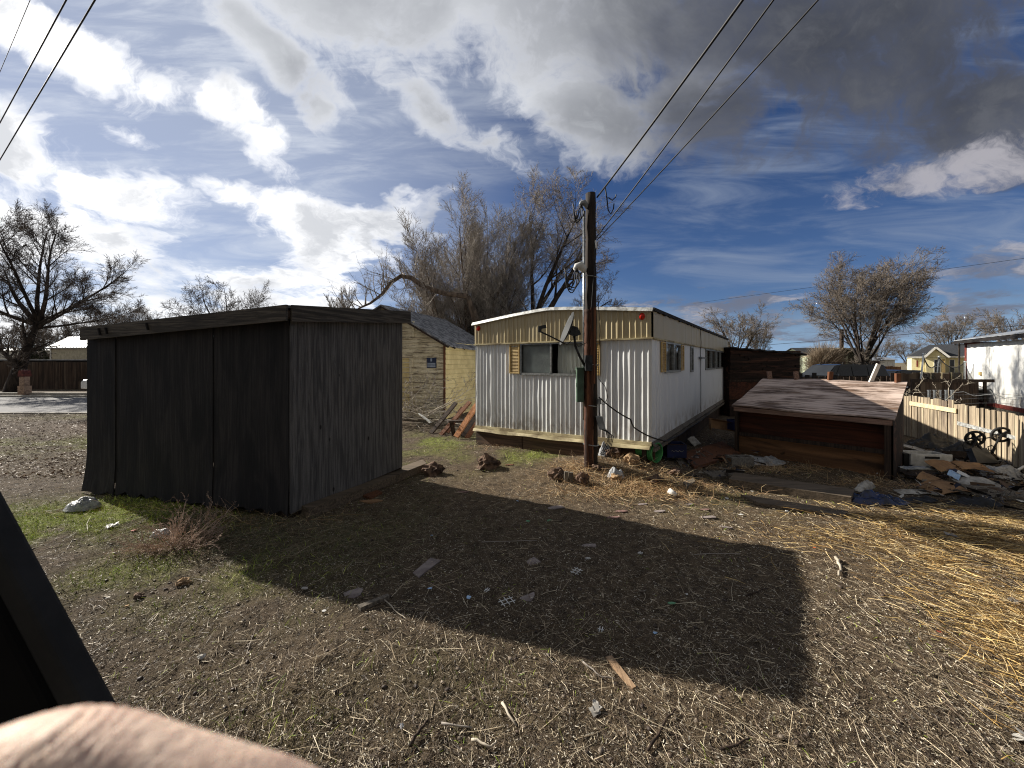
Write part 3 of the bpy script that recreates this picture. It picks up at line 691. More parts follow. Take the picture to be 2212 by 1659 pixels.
m.fbox(FD, 0, LD, .02, .06, .42, .475); m.build('side_sill', M['grey_board'], home)
m = MB(); rr = random.Random(3); s = 0
while s < LD:
    wv_ = rr.uniform(.3, .9); m.fbox(FD, s, min(LD, s+wv_-.02), -.12-rr.uniform(0, .08), -.1, .0, .5); s += wv_
m.build('side_skirting', M['dark_wood'], home)
m = MB(); m.fbox(FE, .02, 1.28, -.04, -.0, -.05, .38, .40); m.fbox(FE, 1.30, 2.72, -.035, -.005, -.05, .40, .42); m.fbox(FE, 2.74, WE, -.2, -.17, .0, .5); m.build('end_skirting', woodm('muddy skirting', lin((104, 82, 66)), lin((68, 54, 44)), lin((40, 32, 28)), axis='x', fine=16, ang=36), home)
# windows
def window(F, s0, s1, z0, z1, split, cover, name='window'):
    w_ = MB(); t = .03
    for a, b, c, d in ((s0-.01, s1+.01, z0-.025, z0+.02), (s0-.01, s1+.01, z1-.02, z1+.02), (s0-.01, s0+.022, z0+.02, z1-.02), (s1-.022, s1+.01, z0+.02, z1-.02)): w_.fbox(F, a, b, -.01, t, c, d)
    if split: w_.fbox(F, split-.018, split+.018, -.01, t+.004, z0+.02, z1-.02)
    fr = w_.build(name, M['alu'], home)
    g = MB(); g.fbox(F, s0+.02, s1-.02, -.004, .004, z0+.02, z1-.02); g.build('pane', M['glass'], fr)
    r_ = MB(); q = [(s0-.0, -.5, z0), (s1, -.5, z0), (s1, -.5, z1), (s0, -.5, z1)]
    r_.add([F(*p) for p in q]+[F(s0, -.02, z0), F(s1, -.02, z0), F(s1, -.02, z1), F(s0, -.02, z1)], [(0, 1, 2, 3), (0, 4, 5, 1), (1, 5, 6, 2), (2, 6, 7, 3), (3, 7, 4, 0)]); r_.build('room_behind', M['room'], fr)
    for kind, a, b in cover:
        c = MB(); P = []
        for i in range(41):
            s = a+(b-a)*i/40; row = []
            for j in range(13):
                f = j/12; z = z0+.01+(z1-z0-.02)*f
                if kind == 'curtain': row.append(F(s+.10*(1-f)*math.sin((s-a)*5)*.6, -.07+.022*math.sin(s*75+.8*math.sin(f*5))*(.4+.6*(1-f)), z))
                else: row.append(F(s, -.045+.003*math.sin(s*8), z))
            P.append(row)
        c.grid(P); c.build('curtain' if kind == 'curtain' else 'blind', M['curtain'] if kind == 'curtain' else M['shade'], fr, smooth=True)
    return fr
wf = window(FE, 1.27, 2.72, 1.66, 2.27, 1.99, [('blind', 1.29, 1.96), ('curtain', 2.10, 2.70)])
m = MB(); m.fbox(FE, 2.36, 2.62, -.14, -.08, 1.68, 1.74); m.fbox(FE, 2.42, 2.58, -.15, -.09, 1.745, 1.80); m.build('papers_on_sill', M['paper'], wf)
window(FD, .79, 1.99, 1.72, 2.26, 1.38, [('blind', .8, 1.36), ('blind', 1.7, 1.97)])
window(FD, 3.07, 3.34, 1.69, 2.24, None, [])
m = MB(); m.fbox(FD, 3.07, 3.34, .0, .03, 1.95, 1.98)
window(FD, 5.1, 6.95, 1.70, 2.25, 6.0, [('curtain', 5.1, 5.9), ('blind', 6.4, 6.9)]); window(FD, 7.13, 8.9, 1.70, 2.25, 8.0, [('curtain', 7.2, 7.9), ('curtain', 8.4, 8.9)])
def shutter(F, s0, s1, z0, z1):
    m = MB(); b = .025
    for a, c, d, e in ((s0, s1, z0, z0+b), (s0, s1, z1-b, z1), (s0, s0+b, z0+b, z1-b), (s1-b, s1, z0+b, z1-b)): m.fbox(F, a, c, .012, .04, d, e)
    o = m.build('shutter', M['shutter'], home); sl_ = MB(); n = int((z1-z0-2*b)/.03)
    for i in range(n):
        z = z0+b+i*.03; sl_.add([F(s0+b, .034, z+.002), F(s1-b, .034, z+.002), F(s1-b, .014, z+.028), F(s0+b, .014, z+.028), F(s0+b, .012, z), F(s1-b, .012, z)], [(0, 1, 2, 3), (0, 4, 5, 1)])
    sl_.build('louvres', M['shutter'], o)
shutter(FE, .985, 1.245, 1.66, 2.27); shutter(FE, 2.745, 3.005, 1.66, 2.27); shutter(FD, .50, .765, 1.72, 2.26); shutter(FD, 2.02, 2.28, 1.72, 2.26)
def lamp(s, z, F):
    m = MB(); c = F(s, .04, z); n = (F(0, 1, 0)-F(0, 0, 0)); t = (F(1, 0, 0)-F(0, 0, 0)); P = []
    for i in range(7):
        a = math.pi/2*i/6; r = math.sin(a) if i else .001; P.append([c+n*(.045*math.cos(a))+t*(.05*r*math.cos(b))+Vector((0, 0, .062*r*math.sin(b))) for b in [2*math.pi*j/12 for j in range(13)]])
    m.grid(P); m.build('marker_light', M['red_lens'], home, smooth=True)
lamp(.13, 2.655, FE); lamp(WE-.15, 2.66, FE)
m = MB(); m.tube([FD(4.3, .02, 2.28), FD(4.25, .03, 1.8), FD(4.28, .03, 1.2), FD(4.2, .04, .62)], .008, 5); m.tube([FD(4.2, .03, 2.74), FD(4.2, .05, 2.4), FD(4.26, .03, 2.2)], .006, 5); m.build('hanging_cable', M['wire'], home)
m = MB(); m.fbox(FD, 4.1, 4.6, .02, .08, 1.98, 2.03); m.build('lamp_bracket', M['grey_box'], home)

# ------------------------------------------------------------------ service pole
PX, PY = 1.315, 6.12; pz = Gf(PX, PY)
pole = thing('utility_pole', (PX, PY, pz), 'short wooden service pole with meter box and conduit in front of the trailer', 'utility pole')
def wob(x, y, z0, z1, r0, r1, n=14, seg=26, amp=.004, lean=0):
    m = MB(); pts = []; rs = []
    for i in range(seg):
        f = i/(seg-1); z = z0+(z1-z0)*f; pts.append((x+amp*math.sin(i*1.9)+lean*f, y+amp*math.cos(i*1.3), z)); rs.append((r0+(r1-r0)*f)*(1+.025*math.sin(i*2.9)))
    m.tube(pts, rs, n); return m
wob(PX, PY, pz-.3, 4.69, .108, .082, lean=-.012).build('shaft', M['pole'], pole, smooth=True)
wob(PX-.058, PY-.075, pz-.3, 2.76, .080, .070, 18, 60, .003).build('spliced_stub', M['stub'], pole, smooth=True)
m = MB(); m.bar((PX-.01, PY-.16, 1.55), (PX-.0, PY-.155, 2.78), .085, .012); m.build('splice_board', M['stub'], pole)
m = MB(); m.tube([(PX-.135, PY-.05, .95), (PX-.13, PY-.05, 4.38)], .021, 10); m.build('conduit', M['conduit'], pole, smooth=True)
for z in (.55, 1.19, 1.86, 3.3): m = MB(); m.tube([(PX+.125*math.cos(a)-.015, PY-.03+(.130 if z < 3 else .085)*math.sin(a), z+.01*math.sin(a*2)) for a in [math.pi*1.0+math.pi*1.0*i/14 for i in range(15)]], .008, 6); m.build('strap', M['conduit'], pole)
def weatherhead(x, z, mat, loops, size):
    m = MB(); m.tube([(x+.01, PY-.06, z-.05), (x-.0, PY-.065, z), (x-.05*size, PY-.07, z+.05*size), (x-.10*size, PY-.075, z+.035*size), (x-.13*size, PY-.08, z-.01)], [.03*size, .05*size, .065*size, .05*size, .03*size], 10)
    wh = m.build('weatherhead', mat, pole, smooth=True); m = MB()
    for i in range(loops):
        x0 = x-.12*size+.03*i; w_ = .10+.05*i; dp = .22+.05*(i % 3)
        pts = [(x-.10*size, PY-.08-.01*i, z)]
        for j in range(12):
            a = math.pi*j/11; pts.append((x-.08*size-.07*size-.03*i*.6+(.10*size-.012*i)*math.cos(a), PY-.08-.015*i, z-.10-dp*math.sin(a)*size*.8))
        pts.append((x-.08*size-.20*size+.01*i, PY-.09, z+.02-.03*i)); m.tube(pts, .009, 6)
    m.build('wire_loops', M['wire'], wh, smooth=True)
weatherhead(PX-.10, 4.47, M['grey_box'], 4, .8); weatherhead(PX-.14, 3.42, M['white_plastic'], 5, 1.15)
m = MB(); m.box(PX-.262, PX-.15, PY-.14, PY-.02, 1.25, 1.79); bx_ = m.build('meter_box', M['green_box'], pole, bevel=.006)
m = MB(); m.box(PX-.272, PX-.145, PY-.155, PY-.015, 1.79, 1.81); m.build('lid', M['green_box'], bx_); m = MB(); m.box(PX-.27, PX-.262, PY-.12, PY-.06, 1.5, 1.56); m.build('latch', M['green_box'], bx_)
m = MB(); m.hexa([(PX+.08, PY-.20, .83), (PX+.20, PY-.17, .80), (PX+.22, PY-.06, .80), (PX+.10, PY-.08, .83), (PX+.03, PY-.19, 1.02), (PX+.15, PY-.16, 1.01), (PX+.17, PY-.05, 1.01), (PX+.05, PY-.07, 1.02)]); m.build('grey_box', M['grey_box'], pole, bevel=.005)
m = MB(); m.box(PX+.07, PX+.12, PY-.18, PY-.08, 1.22, 1.3); m.build('junction_box', M['grey_box'], pole)
m = MB()
m.tube([(PX+.02, PY-.13, 3.85), (PX+.03, PY-.14, 3.5), (PX+.0, PY-.14, 3.2), (PX-.03, PY-.15, 2.8), (PX-.02, PY-.17, 2.4)], .006, 5)
m.tube([(PX+.09, PY-.08, 3.0), (PX+.12, PY-.1, 2.4), (PX+.09, PY-.1, 1.9), (PX+.10, PY-.11, 1.62), (PX+.2, PY-.12, 1.5), (PX+.24, PY-.12, 1.33), (PX+.18, PY-.12, 1.2), (PX+.10, PY-.12, 1.24)], .006, 5)
m.tube([(PX+.10, PY-.12, 1.22), (PX+.10, PY-.13, 1.1), (PX+.11, PY-.13, 1.02)], .008, 5)
for i in range(5):
    m.tube([(PX+.11+.02*i, PY-.15, .82), (PX+.2+.03*i, PY-.17, .78-.02*i), (PX+.22+.02*i, PY-.18, .62), (PX+.15+.02*i, PY-.19, .50-.03*i), (PX+.10+.01*i, PY-.2, .42)], .006, 5)
m.build('loose_wires', M['wire'], pole)
m = MB(); m.tube([(PX+.04, PY-.13, 3.87), (PX+.05, PY-.14, 3.74)], .014, 8); m.build('insulator', M['white_plastic'], pole)
# satellite dish clamped to the pole
dc = px(1228, 711, 5.86); dish = thing('satellite_dish', (dc.x, dc.y, dc.z), 'grey satellite dish on a bent arm clamped to the wooden pole', 'satellite dish')
ax = Vector((-.93, -.05, .36)).normalized(); u1 = Vector((0, 0, 1)); u1 = (u1-ax*u1.dot(ax)).normalized(); u2 = ax.cross(u1)
m = MB(); P = []
for i in range(9):
    r = .265*i/8; P.append([dc+ax*(.30*r*r*3-.03)+(u1*(1.06*r*math.cos(a)))+u2*(r*math.sin(a)) for a in [2*math.pi*j/32 for j in range(33)]])
m.slab(P, .001)
for i in range(len(m.v)): pass
m.build('reflector', M['dish'], dish, smooth=True)
m = MB(); back = dc-ax*.04
m.bar(back, back-ax*.10, .10, .14); m.bar(back-ax*.08+u1*.03, back-ax*.14-u1*.04, .07, .09); m.build('bracket', M['dark_metal'], dish)
m = MB(); m.tube([px(1240, 722, 5.88), px(1243, 748, 5.90), px(1252, 770, 5.93), px(1266, 795, 5.98)], .020, 10); m.build('mast', M['dark_metal'], dish, smooth=True)
m = MB(); a_ = px(1270, 785, 5.95); m.box(a_.x-.05, a_.x+.06, a_.y-.07, a_.y+.05, a_.z-.12, a_.z+.13); m.build('clamp', M['dark_metal'], dish)
m = MB(); m.tube([px(1221, 743, 5.82), px(1190, 727, 5.62), px(1166, 716, 5.48)], .012, 8); m.build('feed_arm', M['dark_metal'], dish)
m = MB(); q0 = px(1166, 712, 5.47); m.bar(q0-Vector((0, 0, .04)), q0+Vector((.0, 0, .05)), .05, .04); m.bar(q0+Vector((.0, 0, .03)), q0+Vector((.09, .03, .05)), .04, .05); m.build('receiver', M['dish'], dish)
m = MB(); m.tube([px(1240, 735, 5.86), px(1250, 749, 5.85), px(1263, 742, 5.95), px(1268, 740, 6.0)], .005, 5); m.tube([px(1236, 733, 5.84), px(1226, 745, 5.8), px(1221, 742, 5.8)], .005, 5); m.build('cable', M['wire'], dish)

# overhead lines
def line(pts, r, label, name='power_line', group='overhead lines running off the wooden pole', n=6, sag=.0, mat='wire'):
    P = []; pts = [Vector(p) for p in pts]
    for a, b in zip(pts, pts[1:]):
        for i in range(24):
            f = i/24; P.append(a.lerp(b, f)-Vector((0, 0, sag*4*f*(1-f))))
    P.append(pts[-1]); m = MB(); m.tube(P, r, n); return tag(m.build(name, M[mat], smooth=True), label, 'cable', group)
a0 = Vector((PX+.08, PY-.06, 4.60)); e0 = px(1597, 0, 3.35); line([a0, a0+(e0-a0)*4.5+Vector((0, 0, .9))], .014, 'thick twisted black service cable leaving the top of the pole', sag=.35)
a1 = Vector((PX+.06, PY-.10, 3.93)); e1 = px(1663, 0, 3.15); line([a1, a1+(e1-a1)*4.5+Vector((0, 0, .9))], .009, 'thin cable from the middle of the pole, steeper of the two', sag=.35)
a2 = Vector((PX+.08, PY-.09, 3.90)); e2 = px(1757, 0, 3.0); line([a2, a2+(e2-a2)*4.5+Vector((0, 0, .9))], .008, 'thin cable from the middle of the pole, lowest and farthest right', sag=.35)
m = MB()
for dx, dz in ((.17, -.42), (.21, -.20)):
    p = a0+Vector((.10, -.12, .12)); m.tube([p, p+Vector((.03, 0, -.18)), p+Vector((dx*.3, 0, dz*.9)), p+Vector((dx*.55, 0, dz*1.0-.02)), p+Vector((dx*.8, 0, dz*.85)), p+Vector((dx*.85, 0, dz*.65))], .010, 6)
m.build('hanging_leads', M['wire'], pole)
for (u, v, Yy), (u2, v2, Y2), r, lb in (((0, 265, 7.87), (143, 0, 5.2), .009, 'black overhead line crossing the sky at upper left, upper of the two thick ones'), ((0, 345, 9.2), (205, 0, 5.2), .010, 'black overhead line crossing the sky at upper left, lowest of the three'), ((0, 155, 9.8), (65, 0, 7.9), .006, 'faint thin overhead line in the top left corner')):
    a, b = px(u, v, Yy), px(u2, v2, Y2); line([a+(a-b)*5, b+(b-a)*3], r, lb, group='overhead lines at the upper left')
p0 = Vector((PX+.1, PY-.1, 1.33)); ep = FD(.0, .14, .62)
line([p0, (1.9, 5.92, .98), FE(WE-.25, .1, .80), FD(.05, .14, .62), FD(.6, .16, .56), FD(2.0, .15, .52), FD(5.0, .13, .52)], .012, 'thick black cable sagging from the pole to the trailer corner', 'cable', 'cables on the ground by the pole', sag=.03)
# ------------------------------------------------------------------ low lean-to on the right
LA = Vector((4.66, 7.71)); LB = Vector((6.09, 5.94)); FT = frame((LA.x, LA.y, 0), LB-LA); LW = (LB-LA).length; DP = 1.85
lean = thing('lean_to', (LA.x, LA.y, 0), 'low red brown plywood lean-to with a peeling pinkish slanted top', 'lean-to')
m = MB(); P = []
for i in range(9):
    f = i/8; P.append([FT(-.05+(LW+.10)*j/12, .05-(DP+.05)*f, 1.0+.52*f+.012*math.sin(i*2+j*.8)-.02*math.sin(math.pi*f)) for j in range(13)])
m.slab(P, .025); m.build('top_sheet', M['pink_ply'], lean)
m = MB(); m.fbox(FT, -.02, LW+.02, -.01, .03, .88, .965); m.build('front_beam', M['leanto_beam'], lean)
m = MB(); m.fbox(FT, .06, LW-.06, -.05, -.01, .38, .45, .47, .40); m.build('middle_rail', M['dark_wood'], lean)
m = MB(); m.fbox(FT, .0, LW-.06, -.24, -.22, .40, 1.02); m.build('upper_panel', M['red_ply'], lean)
m = MB(); m.fbox(FT, .0, LW-.06, -.13, -.11, .0, .43); m.build('lower_panel', woodm('brown lower plywood', lin((136, 98, 66)), lin((98, 70, 48)), lin((44, 32, 25)), axis='x', fine=10, dlo=.46, dhi=.62, ang=51.1), lean)
for s, wd_ in ((0, .05), (LW-.07, .075)):
    m = MB(); m.fbox(FT, s, s+wd_, -.05, .035, .0, .88); m.build('post', M['dark_wood'], lean)
m = MB(); m.add([FT(LW+.03, .0, 0), FT(LW+.05, -DP*.5, 0), FT(LW, -DP, 0), FT(LW, -DP, 1.48), FT(LW+.06, -DP*.5, 1.22), FT(LW+.03, .0, .97), FT(LW, .0, 0), FT(LW, -DP, 0)], [(0, 1, 4, 5), (1, 2, 3, 4)]); m.fbox(FT, LW-.03, LW+.0, -DP, 0, .02, .95, .95); m.build('side_panel', M['burnt_ply'], lean)
m = MB(); m.add([FT(0, 0, 0), FT(0, -DP, 0), FT(0, -DP, 1.48), FT(0, 0, .97)], [(0, 1, 2, 3)]); m.add([FT(0, -DP, 0), FT(LW, -DP, 0), FT(LW, -DP, 1.48), FT(0, -DP, 1.48)], [(0, 1, 2, 3)]); m.build('back_panel', M['burnt_ply'], lean)
for i, (s, hh, ln) in enumerate(((.10, .16, -.03), (.62, .17, -.03), (1.18, .17, .02), (2.2, .16, 0))):
    m = MB(); m.bar(FT(s, -DP+.02, 1.40), FT(s+ln, -DP+.03, 1.52+hh), .09, .045); m.build('stake', M['brown_wood'] if i > 1 else M['leanto_beam'], lean)
m = MB(); m.bar(FT(1.78, -DP+.03, 1.36), FT(1.93, -DP-.02, 1.86), .075, .03); tag(m.build('stake', M['white_trim'], lean), 'white leaning stake, taller than the others')
# deck boards lying in front of it
def slabbox(pts, th, name, mat, label, cat, group=None, parent=None):
    """flat piece from four ground corners"""
    P = [[Vector(pts[0]), Vector(pts[1])], [Vector(pts[3]), Vector(pts[2])]]
    m = MB(); Q = []
    for i in range(5):
        a = P[0][0].lerp(P[1][0], i/4); b = P[0][1].lerp(P[1][1], i/4); Q.append([a.lerp(b, j/8)+Vector((0, 0, th)) for j in range(9)])
    m.slab(Q, th); o = m.build(name, mat, parent)
    if parent is None: tag(o, label, cat, group)
    return o
def up(v, z): return Vector((v.x, v.y, v.z+z))
g1 = [gp(1587, 1034), gp(1847, 1074), gp(1838, 1092), gp(1575, 1048)]
slabbox([up(p, .0) for p in g1], .11, 'timber_beam', M['beam'], 'long pale timber beam lying on the soil in front of the lean-to', 'timber')
slabbox([gp(1600, 1072), gp(1832, 1108), gp(1824, 1120), gp(1640, 1092)], .04, 'plank', M['beam'], 'thin grey plank half buried below the long timber beam', 'plank')
slabbox([gp(640, 1106), gp(912, 1008), gp(922, 1016), gp(668, 1122)], .12, 'timber_beam', M['beam'], 'grey timber beam sticking out from under the black shed', 'timber')
slabbox([gp(742, 1052), gp(812, 1072), gp(822, 1078), gp(760, 1096)] if False else [gp(756, 1042), gp(826, 1066), gp(800, 1080), gp(748, 1060)], .03, 'plywood_scrap', M['brown_wood'], 'triangular brown plywood scrap in the shade of the black shed', 'plywood')
slabbox([gp(776, 1084), gp(812, 1079), gp(828, 1082), gp(800, 1090)], .012, 'plywood_scrap', M['cardboard'], 'small tan plywood piece on the grass by the shed corner', 'plywood')
slabbox([gp(1470, 985), gp(1560, 958), gp(1600, 985), gp(1500, 1016)], .05, 'plywood_sheet', M['brown_wood'], 'warped brown plywood sheet on the ground left of the lean-to', 'plywood')
slabbox([gp(1518, 1022), gp(1608, 1020), gp(1600, 1030), gp(1540, 1034)], .04, 'plank', M['grey_board'], 'short grey plank left of the timber beam', 'plank')
slabbox([gp(1475, 1048), gp(1497, 1038), gp(1502, 1046), gp(1484, 1058)], .05, 'wood_block', M['grey_board'], 'small wood offcut in the straw below the plywood sheet', 'wood block')
slabbox([gp(1452, 975), gp(1478, 1003), gp(1470, 1010), gp(1446, 982)], .03, 'plank', M['grey_board'], 'grey stick of lumber beside the green bucket', 'plank')
slabbox([gp(772, 1315), gp(838, 1288), gp(841, 1294), gp(779, 1322)], .03, 'wooden_stick', M['grey_board'], 'straight sawn wooden stick lying at the lower edge of the shadow', 'stick')
slabbox([gp(892, 1240), gp(930, 1208), gp(952, 1212), gp(905, 1250)], .012, 'plywood_scrap', M['slate'], 'flat grey shard left of centre in the shadow', 'plywood')
# pale weathered stake with a knot, bottom middle
slabbox([gp(1308, 1422), gp(1322, 1418), gp(1374, 1487), gp(1366, 1490)], .02, 'wooden_stake', woodm('bleached stake', lin((170, 142, 112)), lin((128, 104, 82)), None, axis='y'), 'bleached pointed wooden stake lying at the bottom middle of the picture', 'stake')

# ------------------------------------------------------------------ tall dark plywood shed behind the lean-to
FQ = frame((7.60, 12.9, 0), (1, .08)); tall = thing('plywood_shed', (7.6, 12.9, 0), 'tall blackened plywood shed between the trailer and the lean-to', 'shed')
m = MB(); m.fbox(FQ, 0, 2.62, -2.2, 0, 0, 2.38, 2.16); m.build('walls', M['burnt_ply'], tall)
m = MB(); r3 = random.Random(14)
for zi in range(17):
    z = 1.3+zi*.062; s_ = 0
    while s_ < 2.55:
        l_ = r3.uniform(.3, 1.4); m.fbox(FQ, s_, min(2.6, s_+l_-.01), .003, .012+r3.uniform(0, .05), z, min(z+r3.uniform(.045, .06), 2.36-.085*s_)); s_ += l_
m.build('rough_boards', M['burnt_ply'], tall)
m = MB(); P = [[FQ(-.05+2.8*j/16, .15-2.5*i/3, 2.42-.22*j/16+.02*math.sin(j*2.3)) for j in range(17)] for i in range(4)]; m.slab(P, .05); m.build('roof', M['tar'], tall)
m = MB(); m.fbox(FQ, -.02, 2.4, .0, .05, 1.22, 1.28); m.build('rail', M['dark_wood'], tall)
m = MB(); m.fbox(FQ, -.02, 2.5, .003, .02, .6, 1.2); m.build('lower_panel', M['red_ply'], tall)
# ------------------------------------------------------------------ picket fence, pale, on the right
FP = [Vector((10.9, 11.4)), Vector((10.2, 9.5)), Vector((9.93, 8.15)), Vector((9.2, 6.8)), Vector((7.9, 5.2))]
fence = thing('picket_fence', (9.93, 8.15, 0), 'low sun bleached fence of close vertical boards on the right', 'fence')
rr = random.Random(5)
def lerp_path(P, d):
    for a, b in zip(P, P[1:]):
        l = (b-a).length
        if d <= l: return a+(b-a)*(d/l), (b-a).normalized()
        d -= l
    return P[-1], (P[-1]-P[-2]).normalized()
d = 0; tot = sum((b-a).length for a, b in zip(FP, FP[1:])); k_ = 0
while d < tot-.05:
    p, dr = lerp_path(FP, d); wd_ = rr.uniform(.085, .125) if d > 3.4 else rr.uniform(.06, .09); hh = (1.03 if d < 3.2 else .96)+rr.uniform(-.025, .02); n = Vector((dr.y, -dr.x))
    F_ = frame((p.x, p.y, 0), dr); m = MB(); t = rr.uniform(-.012, .012); tl = rr.uniform(-.012, .012)
    m.hexa([F_(0, t, 0), F_(wd_, t, 0), F_(wd_, t+.02, 0), F_(0, t+.02, 0), F_(tl, t, hh), F_(wd_+tl, t, hh+rr.uniform(-.01, .01)), F_(wd_+tl, t+.02, hh), F_(tl, t+.02, hh)])
    m.build('picket', M['fence'], fence); d += wd_+(rr.uniform(.012, .04) if d > 3.4 else rr.uniform(.004, .022)); k_ += 1
print('pickets', k_)
Frt = frame((9.93, 8.15, 0), FP[3]-FP[2]); m = MB(); m.fbox(Frt, -.05, 2.6, .03, .055, .50, .58, .56, .50); m.build('front_rail', M['white_plastic'] if False else M['roof_edge'], fence)
m = MB(); m.fbox(frame((10.2, 9.5, 0), FP[2]-FP[1]), .1, 1.3, .03, .055, .80, .90, .86, .76); m.build('nailed_board', M['pale_board'], fence)
m = MB()
for (a, b) in zip(FP, FP[1:]): F_ = frame((a.x, a.y, 0), b-a); m.fbox(F_, 0, (b-a).length, -.05, -.02, .2, .28); m.fbox(F_, 0, (b-a).length, -.05, -.02, .75, .83)
m.build('back_rail', M['dark_wood'], fence)
# metal posts with wire behind it
lab = ['leftmost', 'second', 'middle', 'fourth', 'rightmost']
for i in range(5):
    p = px((2006.7, 2019, 2031.7, 2044, 2056.7)[i], 845, 10.9-.0*i); m = MB(); m.tube([(p.x, p.y, 0), (p.x, p.y, 1.05-.01*(i == 2))], .03 if i != 2 else .018, 8); m.tube([(p.x, p.y, 1.05), (p.x, p.y, 1.075)], .04 if i != 2 else .025, 8)
    tag(m.build('metal_post', M['conduit']), lab[i]+' of the five short metal fence posts behind the bleached fence', 'fence post', 'short metal posts behind the fence')
m = MB()
for zz_ in (.98, .86, .72): m.tube([(11.5+.45*i, 10.9-.1*i, zz_+.03*math.sin(i*1.7)) for i in range(10)], .006, 4)
m.tube([(12.9+.3*i, 10.8, 1.0-.02*i+.06*math.sin(i*2.1)) for i in range(9)], .01, 4); tag(m.build('wire_fence', M['conduit']), 'loose strands of wire strung along the metal posts', 'wire')
# dark enclosure behind
def board_fence(name, a, b, z0, z1, mat, label, wd_=.14, group=None, var=.03, seed=1, gap=.006, limit=100):
    r2 = random.Random(seed); a = Vector(a); b = Vector(b); F_ = frame((a.x, a.y, 0), b-a); L = (b-a).length; root = thing(name, (a.x, a.y, z0), label, 'fence', group)
    wd_ = max(wd_, L/limit); s = 0
    while s < L-.02:
        m = MB(); t = r2.uniform(-.01, .01); m.fbox(F_, s, min(L, s+wd_-gap), t, t+.02, z0, z1+r2.uniform(-var, var)); m.build('fence_board', mat, root); s += wd_
    m = MB(); m.fbox(F_, 0, L, -.05, -.012, z0+.3, z0+.4); m.fbox(F_, 0, L, -.05, -.012, z1-.3, z1-.2); m.build('rail', M['dark_wood'], root); return root
board_fence('board_fence', (14.2, 13.2), (16.4, 13.0), 0, 1.25, M['fence_dark'], 'dark brown board fence behind the metal posts', .16, seed=2)
m = MB(); F_ = frame((14.1, 13.1, 0), (1, -.09)); m.fbox(F_, 0, 2.6, .03, .1, 1.2, 1.3); m.fbox(F_, 2.3, 2.38, .03, .08, 0, 1.2); m.fbox(F_, .0, .08, .03, .08, 0, 1.2); tag(m.build('fence_rail', M['dark_wood']), 'dark frame rail on the brown board fence', 'rail')
bf = board_fence('board_fence', (16.6, 16.2), (20.6, 16.0), 0, 1.42, M['fence_dark'], 'brown fence with pale battens in front of the cream house', .3, seed=3)
F_ = frame((16.6, 16.2, 0), (4, -.2))
for s in (1.2, 1.6, 2.05, 2.45, 2.9, 3.4): m = MB(); m.fbox(F_, s, s+.05, .025, .05, .6, 1.45); m.build('batten', M['pale_board'], bf)
board_fence('board_fence', (12.6, 18.0), (19.2, 17.6), 0, 1.2, M['fence_dark'], 'dark picket fence directly in front of the black vehicle', .28, seed=4, gap=.03)
r2 = random.Random(9)
pf = thing('picket_fence', (11.0, 14.2, 0), 'short black pickets with gaps between the plywood shed and the pale green house', 'fence')
for i in range(7):
    m = MB(); x = 10.75+.27*i; m.box(x, x+.15, 14.2, 14.24, 0, 1.52+r2.uniform(-.08, .08)-.03*i); m.build('picket', M['tar'], pf)
board_fence('board_fence', (21.5, 24.5), (26.5, 25.2), 0, 1.6, woodm('tan fence', lin((170, 124, 84)), lin((128, 92, 62)), lin((90, 66, 48)), fine=8), 'short tan fence far back left of the cream house', .2, seed=6)
# ------------------------------------------------------------------ white metal building far right
WA = Vector((19.7, 16.0)); wd2 = Vector((-2.6, -3.7)).normalized(); FW = frame((WA.x, WA.y, 0), wd2); wb = thing('metal_building', (WA.x, WA.y, 0), 'white metal sided building with dark red trim at the right edge', 'building')
LWB = 8.2
m = MB()
for i in range(8): s = i*1.03; m.fbox(FW, s+.004, min(LWB, s+1.026), -.02, .0+.004*(i % 2), .34, 2.66)
m.build('wall_sheets', M['far_white'], wb)
m = MB(); m.fbox(FW, -.12, 0, -3, .03, .1, 2.75); m.fbox(FW, -.0, LWB, -.02, .05, .20, .338); m.fbox(FW, -.1, 1.2, -.02, .06, 2.662, 2.76); m.build('red_trim', M['red_trim'], wb)
m = MB(); P = []
for i in range(4): P.append([FW(-.35+8.8*j/30, .35-.1*i, 2.83-.03*(j/30)+.02*math.sin(j*2.7)-(.0 if i else .05)) for j in range(31)])
m.slab(P, .09); m.build('roof_edge', M['tar'], wb)
m = MB(); P = [[FW(-.3+8.8*j/10, .30-4.2*i/4, 2.86+.85*i/4) for j in range(11)] for i in range(5)]; m.slab(P, .03); m.build('roof', M['metal_roof'], wb)
m = MB(); 
for z in (.0, .07, .14): m.fbox(FW, 0, LWB, -.04-.0, .02+.01*(z == .07), z, z+.06)
m.build('skirting', M['grey_board'], wb)
m = MB(); m.fbox(FW, 1.25, 1.42, .003, .05, 1.36, 1.5); m.build('outlet_box', M['shutter'], wb)
m = MB(); m.fbox(FW, 0, LWB, -4.3, -4.2, 0, 2.8); m.build('rear_wall', M['far_white'], wb)
